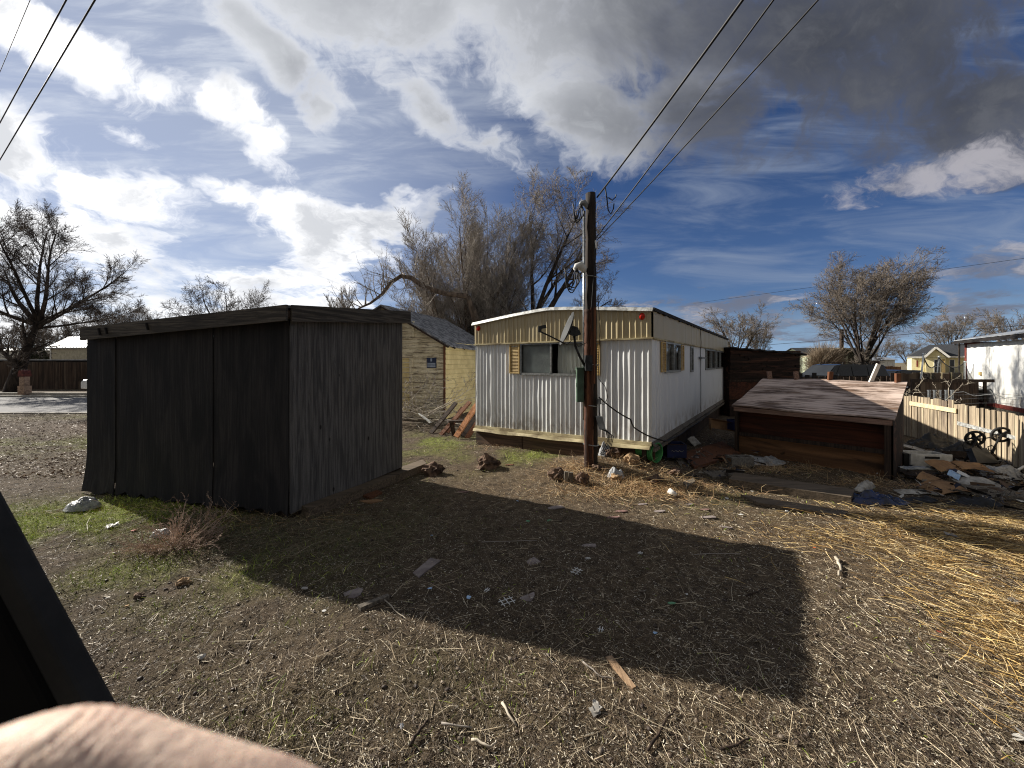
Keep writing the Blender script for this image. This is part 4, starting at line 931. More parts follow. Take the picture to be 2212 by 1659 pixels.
# ------------------------------------------------------------------ cream house
FC = frame((75.0, 70.0, 0), (.73, -.68)); ch = thing('house', (75, 70, 0), 'cream yellow bungalow with white gable trim and a charcoal roof', 'house')
m = MB(); m.fbox(FC, .5, 13, -9, 0, -.5, 2.75); m.prism([FC(2.3, 1.0, -.5), FC(4.6, 1.0, -.5), FC(4.6, 1.0, 2.8), FC(3.37, 1.0, 4.25), FC(2.1, 1.0, 2.8)], tuple(FC(0, -1.02, 0)-FC(0, 0, 0))); m.build('wall', M['cream_wall'], ch)
m = MB(); m.prism([FC(0, .6, 2.85), FC(13.4, .6, 2.85), FC(11, -4.5, 5.1), FC(3.2, -4.5, 5.1)], (0, 0, .12)); m.prism([FC(0, .6, 2.85), FC(3.2, -4.5, 5.1), FC(0, -9.5, 2.85)], (0, 0, .12))
m.prism([FC(1.9, 1.4, 2.6), FC(3.37, 1.4, 4.5), FC(3.37, -3.2, 4.5), FC(1.9, -.2, 2.6)], (0, 0, .1)); m.prism([FC(4.9, 1.4, 2.8), FC(3.37, 1.4, 4.5), FC(3.37, -3.2, 4.5), FC(4.9, -.2, 2.8)], (0, 0, .1)); m.build('roof', M['dark_shingle'], ch)
m = MB(); m.fbox(FC, -.1, 2.2, .6, .72, 2.62, 2.92); m.fbox(FC, 4.6, 13.4, .6, .72, 2.66, 2.96); m.bar(FC(1.8, 1.5, 2.5), FC(3.37, 1.5, 4.55), .12, .3); m.bar(FC(5.0, 1.5, 2.7), FC(3.37, 1.5, 4.55), .12, .3); m.build('fascia', M['white_trim'], ch)
def far_window(F, s0, s1, z0, z1, t, par, fr=.09, fm='white_trim'):
    m = MB(); m.fbox(F, s0, s1, t, t+.05, z0, z1); o = m.build('window', M[fm], par); m = MB(); zm = (z0+z1)/2
    m.fbox(F, s0+fr, s1-fr, t+.052, t+.06, z0+fr, zm-fr/3); m.fbox(F, s0+fr, s1-fr, t+.052, t+.06, zm+fr/3, z1-fr); m.build('pane', M['dark_glass'], o)
far_window(FC, 3.15, 3.95, -.1, 2.35, 1.0, ch); far_window(FC, 5.1, 5.75, -.1, 2.35, .0, ch); m = MB(); m.fbox(FC, 1.1, 1.3, .01, .06, 1.0, 2.2); m.build('vent', M['red_trim'], ch)
m = MB(); m.fbox(FC, 4.15, 4.5, 1.0, 1.04, .0, 2.5); m.build('door', M['shutter'], ch)
# ------------------------------------------------------------------ trampoline with drooping net
tr = thing('trampoline', (17.4, 15.2, 0), 'backyard trampoline with drooping black safety net before the cream house', 'trampoline')
TP = [px(1995, 766, 15.0), px(2028, 772, 16.4), px(2084, 783, 15.6)]
for i, p in enumerate(TP):
    m = MB(); b = Vector((p.x-.14*(i == 0)-.1*(i == 1), p.y, 0)); m.tube([b, Vector((b.x, b.y, .9)), p], .028, 8); m.tube([p, p+Vector((.02, 0, .05))], .045, 8); m.build('pole', M['conduit'], tr)
def netpanel(p, q, sag, zb):
    P = []
    for j in range(9):
        f = j/8; P.append([Vector((p.x+(q.x-p.x)*i/14, p.y+(q.y-p.y)*i/14, (1-f)*(p.z+(q.z-p.z)*i/14-sag*4*(i/14)*(1-i/14))+f*zb)) for i in range(15)])
    m = MB(); m.grid(P); m.build('net', M['net'], tr); m = MB(); m.tube(P[0], .02, 5); m.build('net_edge', M['rubber'], tr)
netpanel(TP[0]-Vector((0, 0, .08)), TP[1], .46, 1.0); netpanel(TP[1], TP[2], .32, 1.0)
m = MB(); m.tube([(18.0+1.7*math.cos(a), 15.9+1.7*math.sin(a), .85) for a in [2*math.pi*i/32 for i in range(33)]], .03, 6)
for k_ in range(6): a = k_*1.047; m.tube([(18.0+1.7*math.cos(a), 15.9+1.7*math.sin(a), .85), (18.0+1.7*math.cos(a), 15.9+1.7*math.sin(a), 0)], .025, 6)
m.build('frame', M['conduit'], tr); m = MB(); m.add([(18.0+1.6*math.cos(2*math.pi*i/32), 15.9+1.6*math.sin(2*math.pi*i/32), .84) for i in range(32)], [tuple(range(32))]); m.build('mat', M['rubber'], tr)
# ------------------------------------------------------------------ pale green trailer house
FG = frame((26.1, 32.0, 0), (.818, -.575)); gh = thing('house', (26.1, 32, 0), 'dark olive gabled house with a lit pale green side wall behind the tree', 'house'); WG = 3.55
m = MB(); m.prism([FG(0, 0, .2), FG(WG, 0, .2), FG(WG, 0, 2.5), FG(WG*.52, 0, 3.05), FG(0, 0, 2.5)], tuple(FG(0, -14, 0)-FG(0, 0, 0))); m.build('wall', M['olive'], gh)
m = MB(); F2 = frame(FG(0, -14, 0), Vector(FG(0, 0, 0)-FG(0, -14, 0)).xy); m.fbox(F2, .0, 14.0, .005, .05, .3, 2.5)
m.build('side_wall', M['palegreen'], gh); m = MB()
for s in (2, 5.0, 7.4, 9.8, 12.4): m.fbox(F2, s, s+.7, .06, .08, .6, 2.3)
m.build('side_window', M['dark_shingle'], gh)
m = MB()
for a, b, za, zb_ in ((-.12, WG*.52, 2.46, 3.10), (WG+.15, WG*.52, 2.46, 3.10)):
    P = [[FG(a+(b-a)*i/4, .35-14.6*j/4, za+(zb_-za)*i/4+.02) for j in range(5)] for i in range(5)]; m.slab(P, .07)
m.build('roof', M['beige'], gh)
m = MB()
for s in (.0, 1.42, 1.62, 2.12, 3.4): m.fbox(FG, s, s+.1, .02, .06, .3, 2.4)
m.fbox(FG, 1.52, 2.2, .02, .07, 2.14, 2.22); m.build('trim', M['palegreen'], gh)
far_window(FG, 1.56, 2.14, 1.0, 2.1, .02, gh, .06, 'palegreen')
m = MB(); m.box(27.2, 27.4, 30.5, 30.7, 2.8, 4.6); m.build('chimney_pipe', M['dark_wood'], gh)
# ------------------------------------------------------------------ vehicles
def car(x, y, rot, z, paint, label, L=4.6, W=1.8, Hh=1.7, suv=True, rack=False):
    ca, sa = math.cos(rot), math.sin(rot); root = thing('parked_car', (x, y, z), label, 'car'); T = lambda a, b, c: Vector((x+a*ca-b*sa, y+a*sa+b*ca, z+c))
    hb = .62*Hh
    body = [(-L/2, .32), (-L/2, hb*.78), (-L/2+.12, hb*.92), (-L/2+1.05, hb), (L/2-.1, hb), (L/2, hb*.8), (L/2, .32)]
    roof = [(-L/2+1.0, hb-.01), (-L/2+1.65, Hh-.06), (-L/2+2.0, Hh), (L/2-(.35 if suv else 1.2), Hh-.03), (L/2-(.12 if suv else .5), hb-.01)]
    def loft(prof, w0, w1):
        m = MB(); A = [T(p, -w0/2 if c < hb else -w1/2, c) for p, c in prof]; B = [T(p, w0/2 if c < hb else w1/2, c) for p, c in prof]; n = len(prof)
        m.add(A+B, [tuple(range(n)), tuple(n+i for i in reversed(range(n)))]+[(i, n+i, n+(i+1) % n, (i+1) % n) for i in range(n)]); return m
    loft(body, W, W*.96).build('body', paint, root, bevel=.05); cb = loft(roof, W*.94, W*.78).build('cabin', paint, root, bevel=.04)
    for side in (-1, 1):
        m = MB()
        segs = ((-L/2+1.45, -L/2+2.35), (-L/2+2.45, -L/2+3.25), (-L/2+3.35, L/2-.55)) if suv else ((-L/2+1.45, -L/2+2.35), (-L/2+2.45, L/2-1.1))
        for a, b in segs:
            if b-a < .2: continue
            lo_, hi_ = hb+.04, Hh-.1; w_lo, w_hi = W*.47+.012-.0*side, W*.395+.02; a2 = a+(.35 if a < -L/2+1.5 else 0)
            m.hexa([T(a, side*w_lo, lo_), T(b, side*w_lo, lo_), T(b, side*(w_lo-.03), lo_), T(a, side*(w_lo-.03), lo_), T(a2, side*w_hi, hi_), T(b, side*w_hi, hi_), T(b, side*(w_hi-.03), hi_), T(a2, side*(w_hi-.03), hi_)])
        m.build('side_window', M['dark_glass'], root)
    m = MB(); m.add([T(-L/2+1.03, -W*.44, hb+.03), T(-L/2+1.03, W*.44, hb+.03), T(-L/2+1.63, W*.37, Hh-.09), T(-L/2+1.63, -W*.37, Hh-.09)], [(0, 1, 2, 3)]); m.v = [tuple(Vector(p)+Vector((-.03*ca, -.03*sa, .02))) for p in m.v]; m.build('windscreen', M['dark_glass'], root)
    for a in (-L/2+.85, L/2-.85):
        for b in (-W/2+.1, W/2-.1):
            m = MB(); m.tube([T(a, b-.11, .33), T(a, b+.11, .33)], .33, 20); wh = m.build('wheel', M['rubber'], root); m = MB(); m.tube([T(a, b-.125, .33), T(a, b+.125, .33)], .19, 14); m.build('rim', M['alu'], wh)
    for b in (-W/2+.25, W/2-.25):
        m = MB(); m.bar(T(-L/2-.01, b-.14, hb*.72), T(-L/2-.01, b+.14, hb*.72), .05, .12); m.build('headlight', M['white_plastic'], root)
    if rack:
        m = MB()
        for b in (-W*.36, W*.36): m.bar(T(-.3, b, Hh+.06), T(L/2-.6, b, Hh+.06), .04, .04); m.bar(T(-.3, b, Hh-.02), T(-.3, b, Hh+.06), .04, .04); m.bar(T(L/2-.6, b, Hh-.02), T(L/2-.6, b, Hh+.06), .04, .04)
        m.build('roof_rack', M['rubber'], root)
    for b in (-1, 1): m = MB(); m.bar(T(-L/2+1.4, b*(W/2+.02), hb+.08), T(-L/2+1.4, b*(W/2+.22), hb+.08), .06, .14); m.build('wing_mirror', paint, root)
car(17.9, 20.4, R(4), .05, M['car_black'], 'black sport utility vehicle with a roof rack behind the lean-to', 4.7, 1.85, 1.74, True, True)
car(22.7, 22.0, R(4), -.05, M['car_blue'], 'dark blue car to the right of the black vehicle, mostly hidden', 4.3, 1.75, 1.5, False)
car(-23.1, 22.6, R(2), 0, M['car_white'], 'white car parked on the verge beyond the road, nose past the black shed', 4.4, 1.8, 1.5, False)
# ------------------------------------------------------------------ far background, right
def gable(name, x, y, wd_, dp, ze_, zr_, wall, roofm, label, rot=0, axisx=True, cat='building', group=None):
    F_ = frame((x, y, 0), (math.cos(rot), math.sin(rot))); root = thing(name, (x, y, 0), label, cat, group); m = MB()
    if axisx:
        m.fbox(F_, 0, wd_, -dp, 0, 0, ze_); m.prism([F_(0, 0, ze_), F_(0, -dp, ze_), F_(0, -dp/2, zr_)], tuple(F_(wd_, 0, 0)-F_(0, 0, 0))); m.build('wall', wall, root)
        m = MB()
        for t0, t1 in ((.25, -dp/2), (-dp-.25, -dp/2)): m.slab([[F_(-.2+(wd_+.4)*j/4, t0+(t1-t0)*i/3, ze_+(zr_-ze_)*i/3+.03) for j in range(5)] for i in range(4)], .08)
    else:
        m.prism([F_(0, 0, 0), F_(wd_, 0, 0), F_(wd_, 0, ze_), F_(wd_/2, 0, zr_), F_(0, 0, ze_)], tuple(F_(0, -dp, 0)-F_(0, 0, 0))); m.build('wall', wall, root); m = MB()
        for s0, s1 in ((-.2, wd_/2), (wd_+.2, wd_/2)): m.slab([[F_(s0+(s1-s0)*i/3, .2-(dp+.4)*j/4, ze_+(zr_-ze_)*i/3+.03) for j in range(5)] for i in range(4)], .08)
    m.build('roof', roofm, root); return root, F_
gable('house', 50, 62, 12, 8, 2.6, 4.4, M['olive'], M['dark_shingle'], 'low grey roofed house far beyond the right hand tree')
gable('mobile_home', 52, 55, 5.0, 3, 2.2, 2.6, M['far_white'], M['metal_roof'], 'small far off pale box trailer right of the bare tree', cat='trailer home')
gable('outbuilding', 40.5, 44, 3.3, 3, 2.05, 2.3, M['red_trim'], M['metal_roof'], 'dark red outbuilding with pale roof left of the cream house')
m = MB(); m.box(36.5, 42.5, 45.5, 46, 0, 1.6); tag(m.build('board_fence', M['fence_dark']), 'far dark fence below the red outbuilding', 'fence')
# ------------------------------------------------------------------ left background
board_fence('board_fence', (-47, 25.8), (-16, 25.8), 0, 1.92, M['fence_dark'], 'tall weathered board fence beyond the road on the left', .3, seed=8, var=.04)
gs, F_ = gable('metal_shed', -43.2, 34.6, 5.0, 2.6, 3.2, 4.3, M['beige'], M['metal_roof'], 'beige metal garden shed with a shiny ribbed roof behind the fence', R(-14), True, 'shed')
m = MB(); m.fbox(F_, -.04, .14, .01, .05, 0, 3.2); m.build('corner_trim', M['white_trim'], gs)
m = MB()
for i in range(14): m.bar(F_(.1+.37*i, .24, 3.29), F_(.1+.37*i, -1.25, 4.37), .05, .04)
m.build('roof_ribs', M['metal_roof'], gs)
mh, F_ = gable('mobile_home', -62, 42, 20, 4, 3.2, 3.45, M['far_white'], M['metal_roof'], 'long pale trailer home far left behind the fence', 0, True, 'trailer home')
for s in (2.5, 8.0, 13.5, 17): 
    m = MB(); m.fbox(F_, s, s+1.3, .01, .06, 1.5, 2.8); m.build('window', M['dark_glass'], mh)
m = MB(); m.box(-52, -31.5, 28.0, 30.5, 0, 2.02); m.build('x', M['tar']); bpy.data.objects['x'].name = 'low_shed'
o = bpy.data.objects['low_shed']; tag(o, 'long low dark roofed shed just behind the board fence on the left', 'shed')
m = MB(); m.box(-52.2, -31.3, 27.9, 30.6, 2.03, 2.10); m.build('roof', M['metal_roof'], None).name = 'roof_sheet'
o2 = bpy.data.objects['roof_sheet']; o2.parent = o; o2.matrix_parent_inverse = o.matrix_world.inverted() if False else Matrix.Translation(-Vector(o.location))
# post with rounded cap by the road
bp = thing('mailbox_post', (-27.6, 20.9, 0), 'stout pale post with a rounded maroon top beside the road', 'mailbox post')
m = MB(); m.box(-27.78, -27.42, 20.75, 21.1, 0, .55); m.build('base', M['brick_post'], bp); m = MB(); m.box(-27.75, -27.45, 20.78, 21.05, .55, 1.08); m.build('column', M['brick_post'], bp, bevel=.03)
m = MB(); m.prism([(-27.60+.155*math.cos(a), 20.74, 1.22+.24*math.sin(a)) for a in [math.pi*i/10 for i in range(11)]]+[(-27.755, 20.74, 1.08), (-27.445, 20.74, 1.08)], (0, .36, 0)); m.build('cap', M['maroon'], bp)
# distant lines and poles on the right
for (u, v, Yy), (u2_, v2_, Y2), lb in (((1590, 750, 40), (2212, 703, 26), 'black distribution line low over the cream house'), ((1560, 647, 60), (2212, 558, 40), 'thin high wire crossing the right side of the sky'), ((1680, 770, 60), (2000, 772, 60), 'lowest thin wire just above the far rooftops')):
    a, b = px(u, v, Yy), px(u2_, v2_, Y2); line([a-(b-a)*.15, b+(b-a)*.2], .022, lb, group='distant power lines on the right', n=4)
for u, v, Yy, lb in ((2072, 738, 58, 'far thin utility pole left of the white building'), (1712, 768, 60, 'far utility pole above the plywood shed')):
    p = px(u, v, Yy); m = MB(); m.tube([(p.x, p.y, 0), p], .12, 6); m.bar((p.x-.8, p.y, p.z-.5), (p.x+.8, p.y, p.z-.5), .1, .12); tag(m.build('utility_pole', M['bark_dark']), lb, 'utility pole')
# ------------------------------------------------------------------ bare trees
class Tree:
    def __init__(s, seed): s.r = random.Random(seed); s.paths = {0: [], 1: []}
    def grow(s, p, d, L, r0, lvl, P):
        r = s.r; n = max(3, int(L/P['seg'][lvl])); st = L/n; pts = [p.copy()]; rs = [r0]; dd = d.normalized()
        tip = r0*P['tip']
        for i in range(n):
            j = P['wig'][lvl]; dd = (dd+Vector((r.uniform(-j, j), r.uniform(-j, j), r.uniform(-j, j)+P['trop'][lvl]))).normalized()
            p = p+dd*st; pts.append(p.copy()); rs.append(r0+(tip-r0)*(i+1)/n)
            if p.z < 1.2 and lvl > 1: break
        s.paths[0 if lvl < P['woody'] else 1].append((pts, rs, 7 if lvl == 0 else 5 if lvl < P['woody'] else 3))
        if lvl >= P['max']: return
        k = P['kids'][lvl]; k = int(k*r.uniform(.8, 1.2)+.5)
        for i in range(k):
            f = P['start'][lvl]+(1-P['start'][lvl])*(i+r.random())/k; q = f*(len(pts)-1); a = min(int(q), len(pts)-2); pp = pts[a].lerp(pts[a+1], q-a)
            dirn = (pts[a+1]-pts[a]).normalized(); az = r.uniform(0, 2*math.pi); o = dirn.orthogonal().normalized(); o = Matrix.Rotation(az, 3, dirn) @ o
            an = R(r.uniform(*P['ang'][lvl])); nd = dirn*math.cos(an)+o*math.sin(an)
            s.grow(pp, nd, L*P['ratio'][lvl]*r.uniform(.7, 1.2)*(1.1-.45*f), max(rs[a]*P['rr'][lvl], P['rmin']), lvl+1, P)
    def mesh(s, k):
        Vs, Fs, b = [], [], 0
        for n in (7, 5, 3):
            for pts, rs, m in s.paths[k]:
                if m != n: continue
                A = np.array([tuple(p) for p in pts]); T = np.gradient(A, axis=0); T = unit(T); up_ = np.array([.31, .17, .93]); a = unit(np.cross(T, up_)); c = np.cross(T, a)
                th = 2*np.pi*np.arange(n)/n; rad = np.array(rs)[:, None, None]
                Vv = A[:, None]+rad*(a[:, None]*np.cos(th)[None, :, None]+c[:, None]*np.sin(th)[None, :, None]); Vs.append(Vv.reshape(-1, 3))
                L = len(A); i = np.arange(L-1)[:, None]*n; j = np.arange(n)[None]; j2 = (j+1) % n
                Fs.append((b+np.stack([i+j, i+j2, i+n+j2, i+n+j], -1)).reshape(-1, 4)); b += L*n
        return np.concatenate(Vs), np.concatenate(Fs)
BASE = dict(seg=[.6, .5, .4, .28, .2], wig=[.10, .14, .16, .18, .2], trop=[.02, .05, .05, .04, .03], tip=.16, woody=2, max=4, kids=[7, 8, 7, 5, 0], start=[.3, .25, .2, .15, 0], ang=[(25, 50), (25, 50), (25, 50), (20, 55), (0, 0)], ratio=[.62, .55, .55, .55, .5], rr=[.5, .5, .5, .6, .5], rmin=.007)
def make_tree(name, loc, stems, seed, label, par=None, bark='bark', twig='twig', group='bare winter trees', cat='tree'):
    P = dict(BASE); P.update(par or {}); t = Tree(seed)
    for off, d, L, r in stems: t.grow(Vector(off), Vector(d), L, r, P.get('lvl0', 0), P)
    root = thing(name, loc, label, cat, group)
    for k, nm, mt in ((0, 'trunk', bark), (1, 'crown', twig)):
        if not t.paths[k]: continue
        V, F = t.mesh(k); o = raw_mesh(nm, V, F, M[mt], None, k == 0); o.parent = root
    return root
def copy_tree_obj(root, loc, rz, s, label, group='bare winter trees'):
    r_ = root.copy(); col.objects.link(r_); r_.location = loc; r_.rotation_euler = (0, 0, rz); r_.scale = s if isinstance(s, tuple) else (s, s, s); r_['label'] = label; r_['group'] = group
    for c in root.children:
        k = c.copy(); col.objects.link(k); k.parent = r_
    return r_
# big many-stemmed tree behind the trailer, left crown
stems = []
rr = random.Random(2)
for i in range(22):
    lx = -1.05+1.75*i/21+rr.uniform(-.04, .04); ly = rr.uniform(-.45, .45); L_ = (9.6-3.9*abs(lx+.05)**1.25)*rr.uniform(.93, 1.05)/(1+.0*ly)
    stems.append(((.5*lx, .4*ly, 0), (lx*.75, ly, 1), L_, rr.uniform(.08, .13)))
make_tree('tree', (-2.3, 22.0, 0), stems, 11, 'large grey many stemmed bare tree with the tallest crown behind the trailer', dict(kids=[13, 9, 7, 4, 0], start=[.14, .12, .12, .1, 0], ang=[(16, 34), (18, 40), (20, 45), (20, 50), (0, 0)], ratio=[.40, .52, .55, .6, .5], trop=[.035, .08, .07, .06, .03], wig=[.05, .09, .13, .16, .2], rr=[.42, .5, .5, .6, .5], rmin=.0085))
# its low tangled limbs and the drooping arched limb belong to a second stump beside it
st2_ = [((0, 0, 1.2), (-1, -.1, .55), 4.2, .2), ((0, 0, 1.5), (-.7, -.5, .5), 3.8, .14), ((0, 0, 1.2), (.8, -.4, .55), 3.4, .16), ((0, 0, 1.4), (.2, -.8, .7), 3.0, .14), ((0, 0, .0), (0, 0, 1), 2.2, .25), ((0, 0, 1.4), (-.3, .3, .9), 3.4, .14), ((.3, 0, 1.4), (.5, .2, .9), 3.6, .14)]
make_tree('tree', (-1.6, 20.4, 0), st2_, 5, 'low tangled dark thicket tree crouching behind the torn shingle roof', dict(kids=[11, 10, 8, 4, 0], start=[.15, .1, .1, .1, 0], ratio=[.5, .5, .5, .5, .5], trop=[-.03, .0, .01, .0, 0], wig=[.12, .25, .3, .32, .3], ang=[(30, 70), (30, 75), (30, 75), (20, 70), (0, 0)], rmin=.009), 'bark', 'twig_dark')
t = Tree(77); 
P = dict(BASE); P.update(woody=2, kids=[10, 8, 6, 4, 0], start=[.25, .2, .2, .2, 0], ratio=[.3, .5, .5, .5, .5], trop=[-.0, .04, .03, .03, 0], wig=[.04, .15, .18, .2, .2])
arch = [px(u, v, 19.0) for u, v in ((1010, 640), (960, 634), (915, 620), (888, 600), (866, 596), (845, 610), (825, 636), (800, 655), (775, 666), (755, 690))]
t.paths[0].append((arch, [.15, .14, .13, .12, .11, .10, .08, .06, .045, .03], 7))
for i in range(1, len(arch)-1):
    for q in range(5): t.grow(arch[i].lerp(arch[i+1], t.r.random()), Vector((t.r.uniform(-.6, .2), t.r.uniform(-.5, .5), t.r.uniform(-.5, 1))), t.r.uniform(.8, 1.9), .035, 2, P)
t.paths[0].append(([Vector((-1.2, 19.6, 0)), Vector((-1.5, 19.4, 2.5)), Vector((-1.9, 19.1, 4.2)), arch[0]], [.3, .26, .2, .15], 7))
root = thing('tree', (0, 0, 0), 'tree with one long arched limb drooping left over the old shed', 'tree', 'bare winter trees')
for k, nm in ((0, 'trunk'), (1, 'crown')):
    V, F = t.mesh(k); o = raw_mesh(nm, V, F, M['bark' if k == 0 else 'twig'], None, k == 0); o.parent = root
# right crown, thick leaning limbs
st3 = [((0, 0, 0), (.05, 0, 1), 4.6, .34), ((0, 0, 3.6), (.62, .1, .85), 6.6, .20), ((.1, 0, 4.2), (-.12, .1, 1), 6.4, .14), ((.1, 0, 3.0), (.95, -.2, .45), 4.6, .14), ((0, 0, 3.8), (.30, -.2, 1), 6.6, .15), ((0, 0, 3.4), (-.7, .1, .6), 4.2, .15), ((0, 0, 4.2), (.55, .4, .9), 6.2, .14)]
make_tree('tree', (1.1, 20.5, 0), st3, 21, 'bare tree with thick black leaning limbs, crown behind the service pole', dict(kids=[8, 9, 8, 5, 0], start=[.3, .2, .15, .1, 0], ratio=[.46, .56, .56, .6, .5], trop=[.02, .06, .06, .05, 0], wig=[.09, .16, .18, .2, .2], ang=[(25, 55), (25, 60), (25, 60), (20, 60), (0, 0)], rmin=.0085), 'bark_dark', 'twig')
# round spreading tree on the right
def round_stems(r, n, zt_, L, sp, rad):
    o = [((0, 0, 0), (.03, 0, 1), zt_*1.25, rad)]
    for i in range(n):
        a = 2*math.pi*i/n+r.uniform(-.3, .3); s_ = r.uniform(.35, 1)*sp; o.append(((0, 0, zt_*r.uniform(.75, 1.0)), (s_*math.cos(a), s_*math.sin(a), 1), L*r.uniform(.85, 1.1)*(1.1-.2*s_), rad*.42))
    return o
ptree = dict(kids=[7, 8, 7, 5, 0], start=[.28, .2, .15, .1, 0], ratio=[.48, .56, .58, .6, .5], trop=[.0, .04, .03, .01, 0], wig=[.07, .13, .16, .2, .2], rmin=.009)
rt = make_tree('tree', (21.2, 22.3, 0), round_stems(random.Random(4), 14, 1.8, 5.1, .66, .17), 31, 'round crowned bare tree with a black trunk behind the black vehicle', ptree, 'bark_dark', 'twig_mid')
# big leaning tree at the left edge
st5 = [((0, 0, 0), (.32, 0, 1), 4.9, .42), ((1.45, 0, 4.3), (-.9, .1, .75), 4.8, .18), ((1.5, 0, 4.5), (-.25, .2, 1), 5.4, .15), ((1.6, 0, 4.4), (.45, 0, 1), 5.2, .15), ((1.6, 0, 4.2), (1, .1, .75), 5.2, .15), ((1.5, 0, 4.0), (1, -.3, .35), 4.4, .12), ((1.3, 0, 4.2), (-.9, -.2, .35), 4.6, .16), ((1.5, 0, 4.5), (.1, -.5, 1), 5.0, .13), ((1.5, 0, 4.0), (.9, .3, .1), 4.2, .1)]
lt = make_tree('tree', (-30.4, 22.5, 0), [(a, b, c*(1.05 if i_ else 1), d*(.8 if i_ else 1)) for i_, (a, b, c, d) in enumerate(st5)], 41, 'large leaning bare tree with dark limbs at the left edge, beyond the road', dict(kids=[9, 9, 8, 5, 0], start=[.22, .15, .15, .1, 0], ratio=[.44, .56, .56, .6, .5], trop=[.02, .05, .05, .03, 0], wig=[.07, .14, .17, .2, .2], rmin=.0085), 'bark_dark', 'twig_dark')
# smaller far trees: two kinds, copied and turned
far_a = make_tree('tree', px(1590, 782, 48).xy.to_3d(), round_stems(random.Random(8), 10, 2.2, 5.8, .9, .25), 51, 'far bare tree directly right of the trailer roof, left of the tall thin one', dict(ptree, rmin=.016, kids=[5, 7, 6, 4, 0]), 'bark_dark', 'twig_mid')
far_b = make_tree('tree', px(495, 782, 42).xy.to_3d(), round_stems(random.Random(12), 13, 2.6, 7.0, .95, .3), 61, 'bare fan shaped tree rising above the middle of the black shed roof', dict(ptree, rmin=.015, kids=[5, 7, 6, 4, 0], trop=[.02, .06, .05, .02, 0]), 'bark_dark', 'twig_dark')
def at(u, Y): q = px(u, 782, Y); return (q.x, q.y, 0)
copy_tree_obj(far_a, at(1640, 50), 2.2, (.42, .42, .80), 'far narrow bare tree right of the trailer roof edge')
copy_tree_obj(far_a, at(1545, 52), 1.0, .62, 'far bare tree half hidden by the trailer roof edge')
copy_tree_obj(far_a, at(2056, 86), 4.0, 1.5, 'bare tree behind the cream house')
copy_tree_obj(far_a, at(2200, 40), 5.0, (.8, .8, .9), 'brownish bare tree rising behind the white metal building')
copy_tree_obj(far_b, at(2260, 46), .6, .75, 'bare tree cut by the right edge of the picture')
copy_tree_obj(far_b, at(255, 46), 2.6, (.66, .66, .84), 'bare tree over the left end of the black shed roof')
copy_tree_obj(far_b, at(322, 50), 4.0, (.70, .70, .88), 'bare tree between the shed roof end and the fan shaped tree')
copy_tree_obj(far_b, at(205, 42), 1.2, (.6, .6, .72), 'bare tree above the beige metal shed')
copy_tree_obj(far_b, at(565, 52), 3.4, .80, 'bare tree at the right shoulder of the fan shaped tree')
copy_tree_obj(far_a, at(95, 38), .3, (.7, .7, .75), 'thin bare tree seen beneath the leaning tree limbs')
copy_tree_obj(far_a, at(30, 44), 1.3, .8, 'bare tree far left behind the leaning trunk')
copy_tree_obj(far_a, at(1900, 80), 2.0, .8, 'very far bare tree seen through the round tree, left one')
copy_tree_obj(far_a, at(1960, 85), 3.0, .8, 'very far bare tree left of the cream house roof')
# columnar poplar
pst = [((.15*math.cos(i), .15*math.sin(i), 0), (.10*math.cos(i*2.4), .10*math.sin(i*2.4), 1), 9.5-1.0*(i % 3), .10) for i in range(8)]
make_tree('tree', at(740, 42), pst, 71, 'slim upright poplar left of the big tree, above the shed', dict(kids=[16, 8, 6, 3, 0], start=[.12, .1, .1, .1, 0], ang=[(12, 28), (12, 28), (12, 30), (15, 40), (0, 0)], ratio=[.22, .5, .5, .5, .5], trop=[.02, .1, .1, .1, 0], wig=[.03, .07, .1, .12, .2], rmin=.013), 'bark', 'twig')
# dark evergreen shrub, far left, and far bushes
def bush(name, loc, rad, n, ln, colr, label, cat='bush', wd_=.02, mt='blade', group=None):
    B = rng.normal(size=(n, 3)); B = unit(B)*rng.random((n, 1))**.4*np.array(rad)*.6+np.array(loc)+np.array([0, 0, rad[2]*.75]); B[:, 2] = np.maximum(B[:, 2], loc[2]); D = unit(B-np.array(loc)+rng.normal(size=(n, 3))*.4*rad[0])
    C = np.array(colr)[None]*(.6+.8*rng.random((n, 1))); o = ribbons(name, B-np.array(loc), D, ln*(.5+rng.random(n)), np.full(n, wd_), rng.normal(size=(n, 3))*.1*ln, C, M[mt]); o.location = loc
    return tag(o, label, cat, group)
bush('shrub', at(78, 36), (1.2, 1.2, 2.4), 5000, .35, lin((52, 56, 46)), 'dark evergreen shrub at the left behind the fence', wd_=.05)
bush('shrub', at(1703, 58), (1.0, 1.0, 2.1), 3000, .4, lin((48, 52, 40)), 'dark conifer shape above the plywood shed roof', wd_=.07)
bush('shrub', at(1782, 30.6), (2.0, 1.0, 2.0), 5000, .9, lin((136, 122, 104)), 'tangled grey vine mass on the left of the olive house', wd_=.02)
bush('shrub', at(1560, 55), (7, 2, 1.6), 3000, .5, lin((90, 82, 70)), 'low far scrub beside the trailer end', wd_=.05)
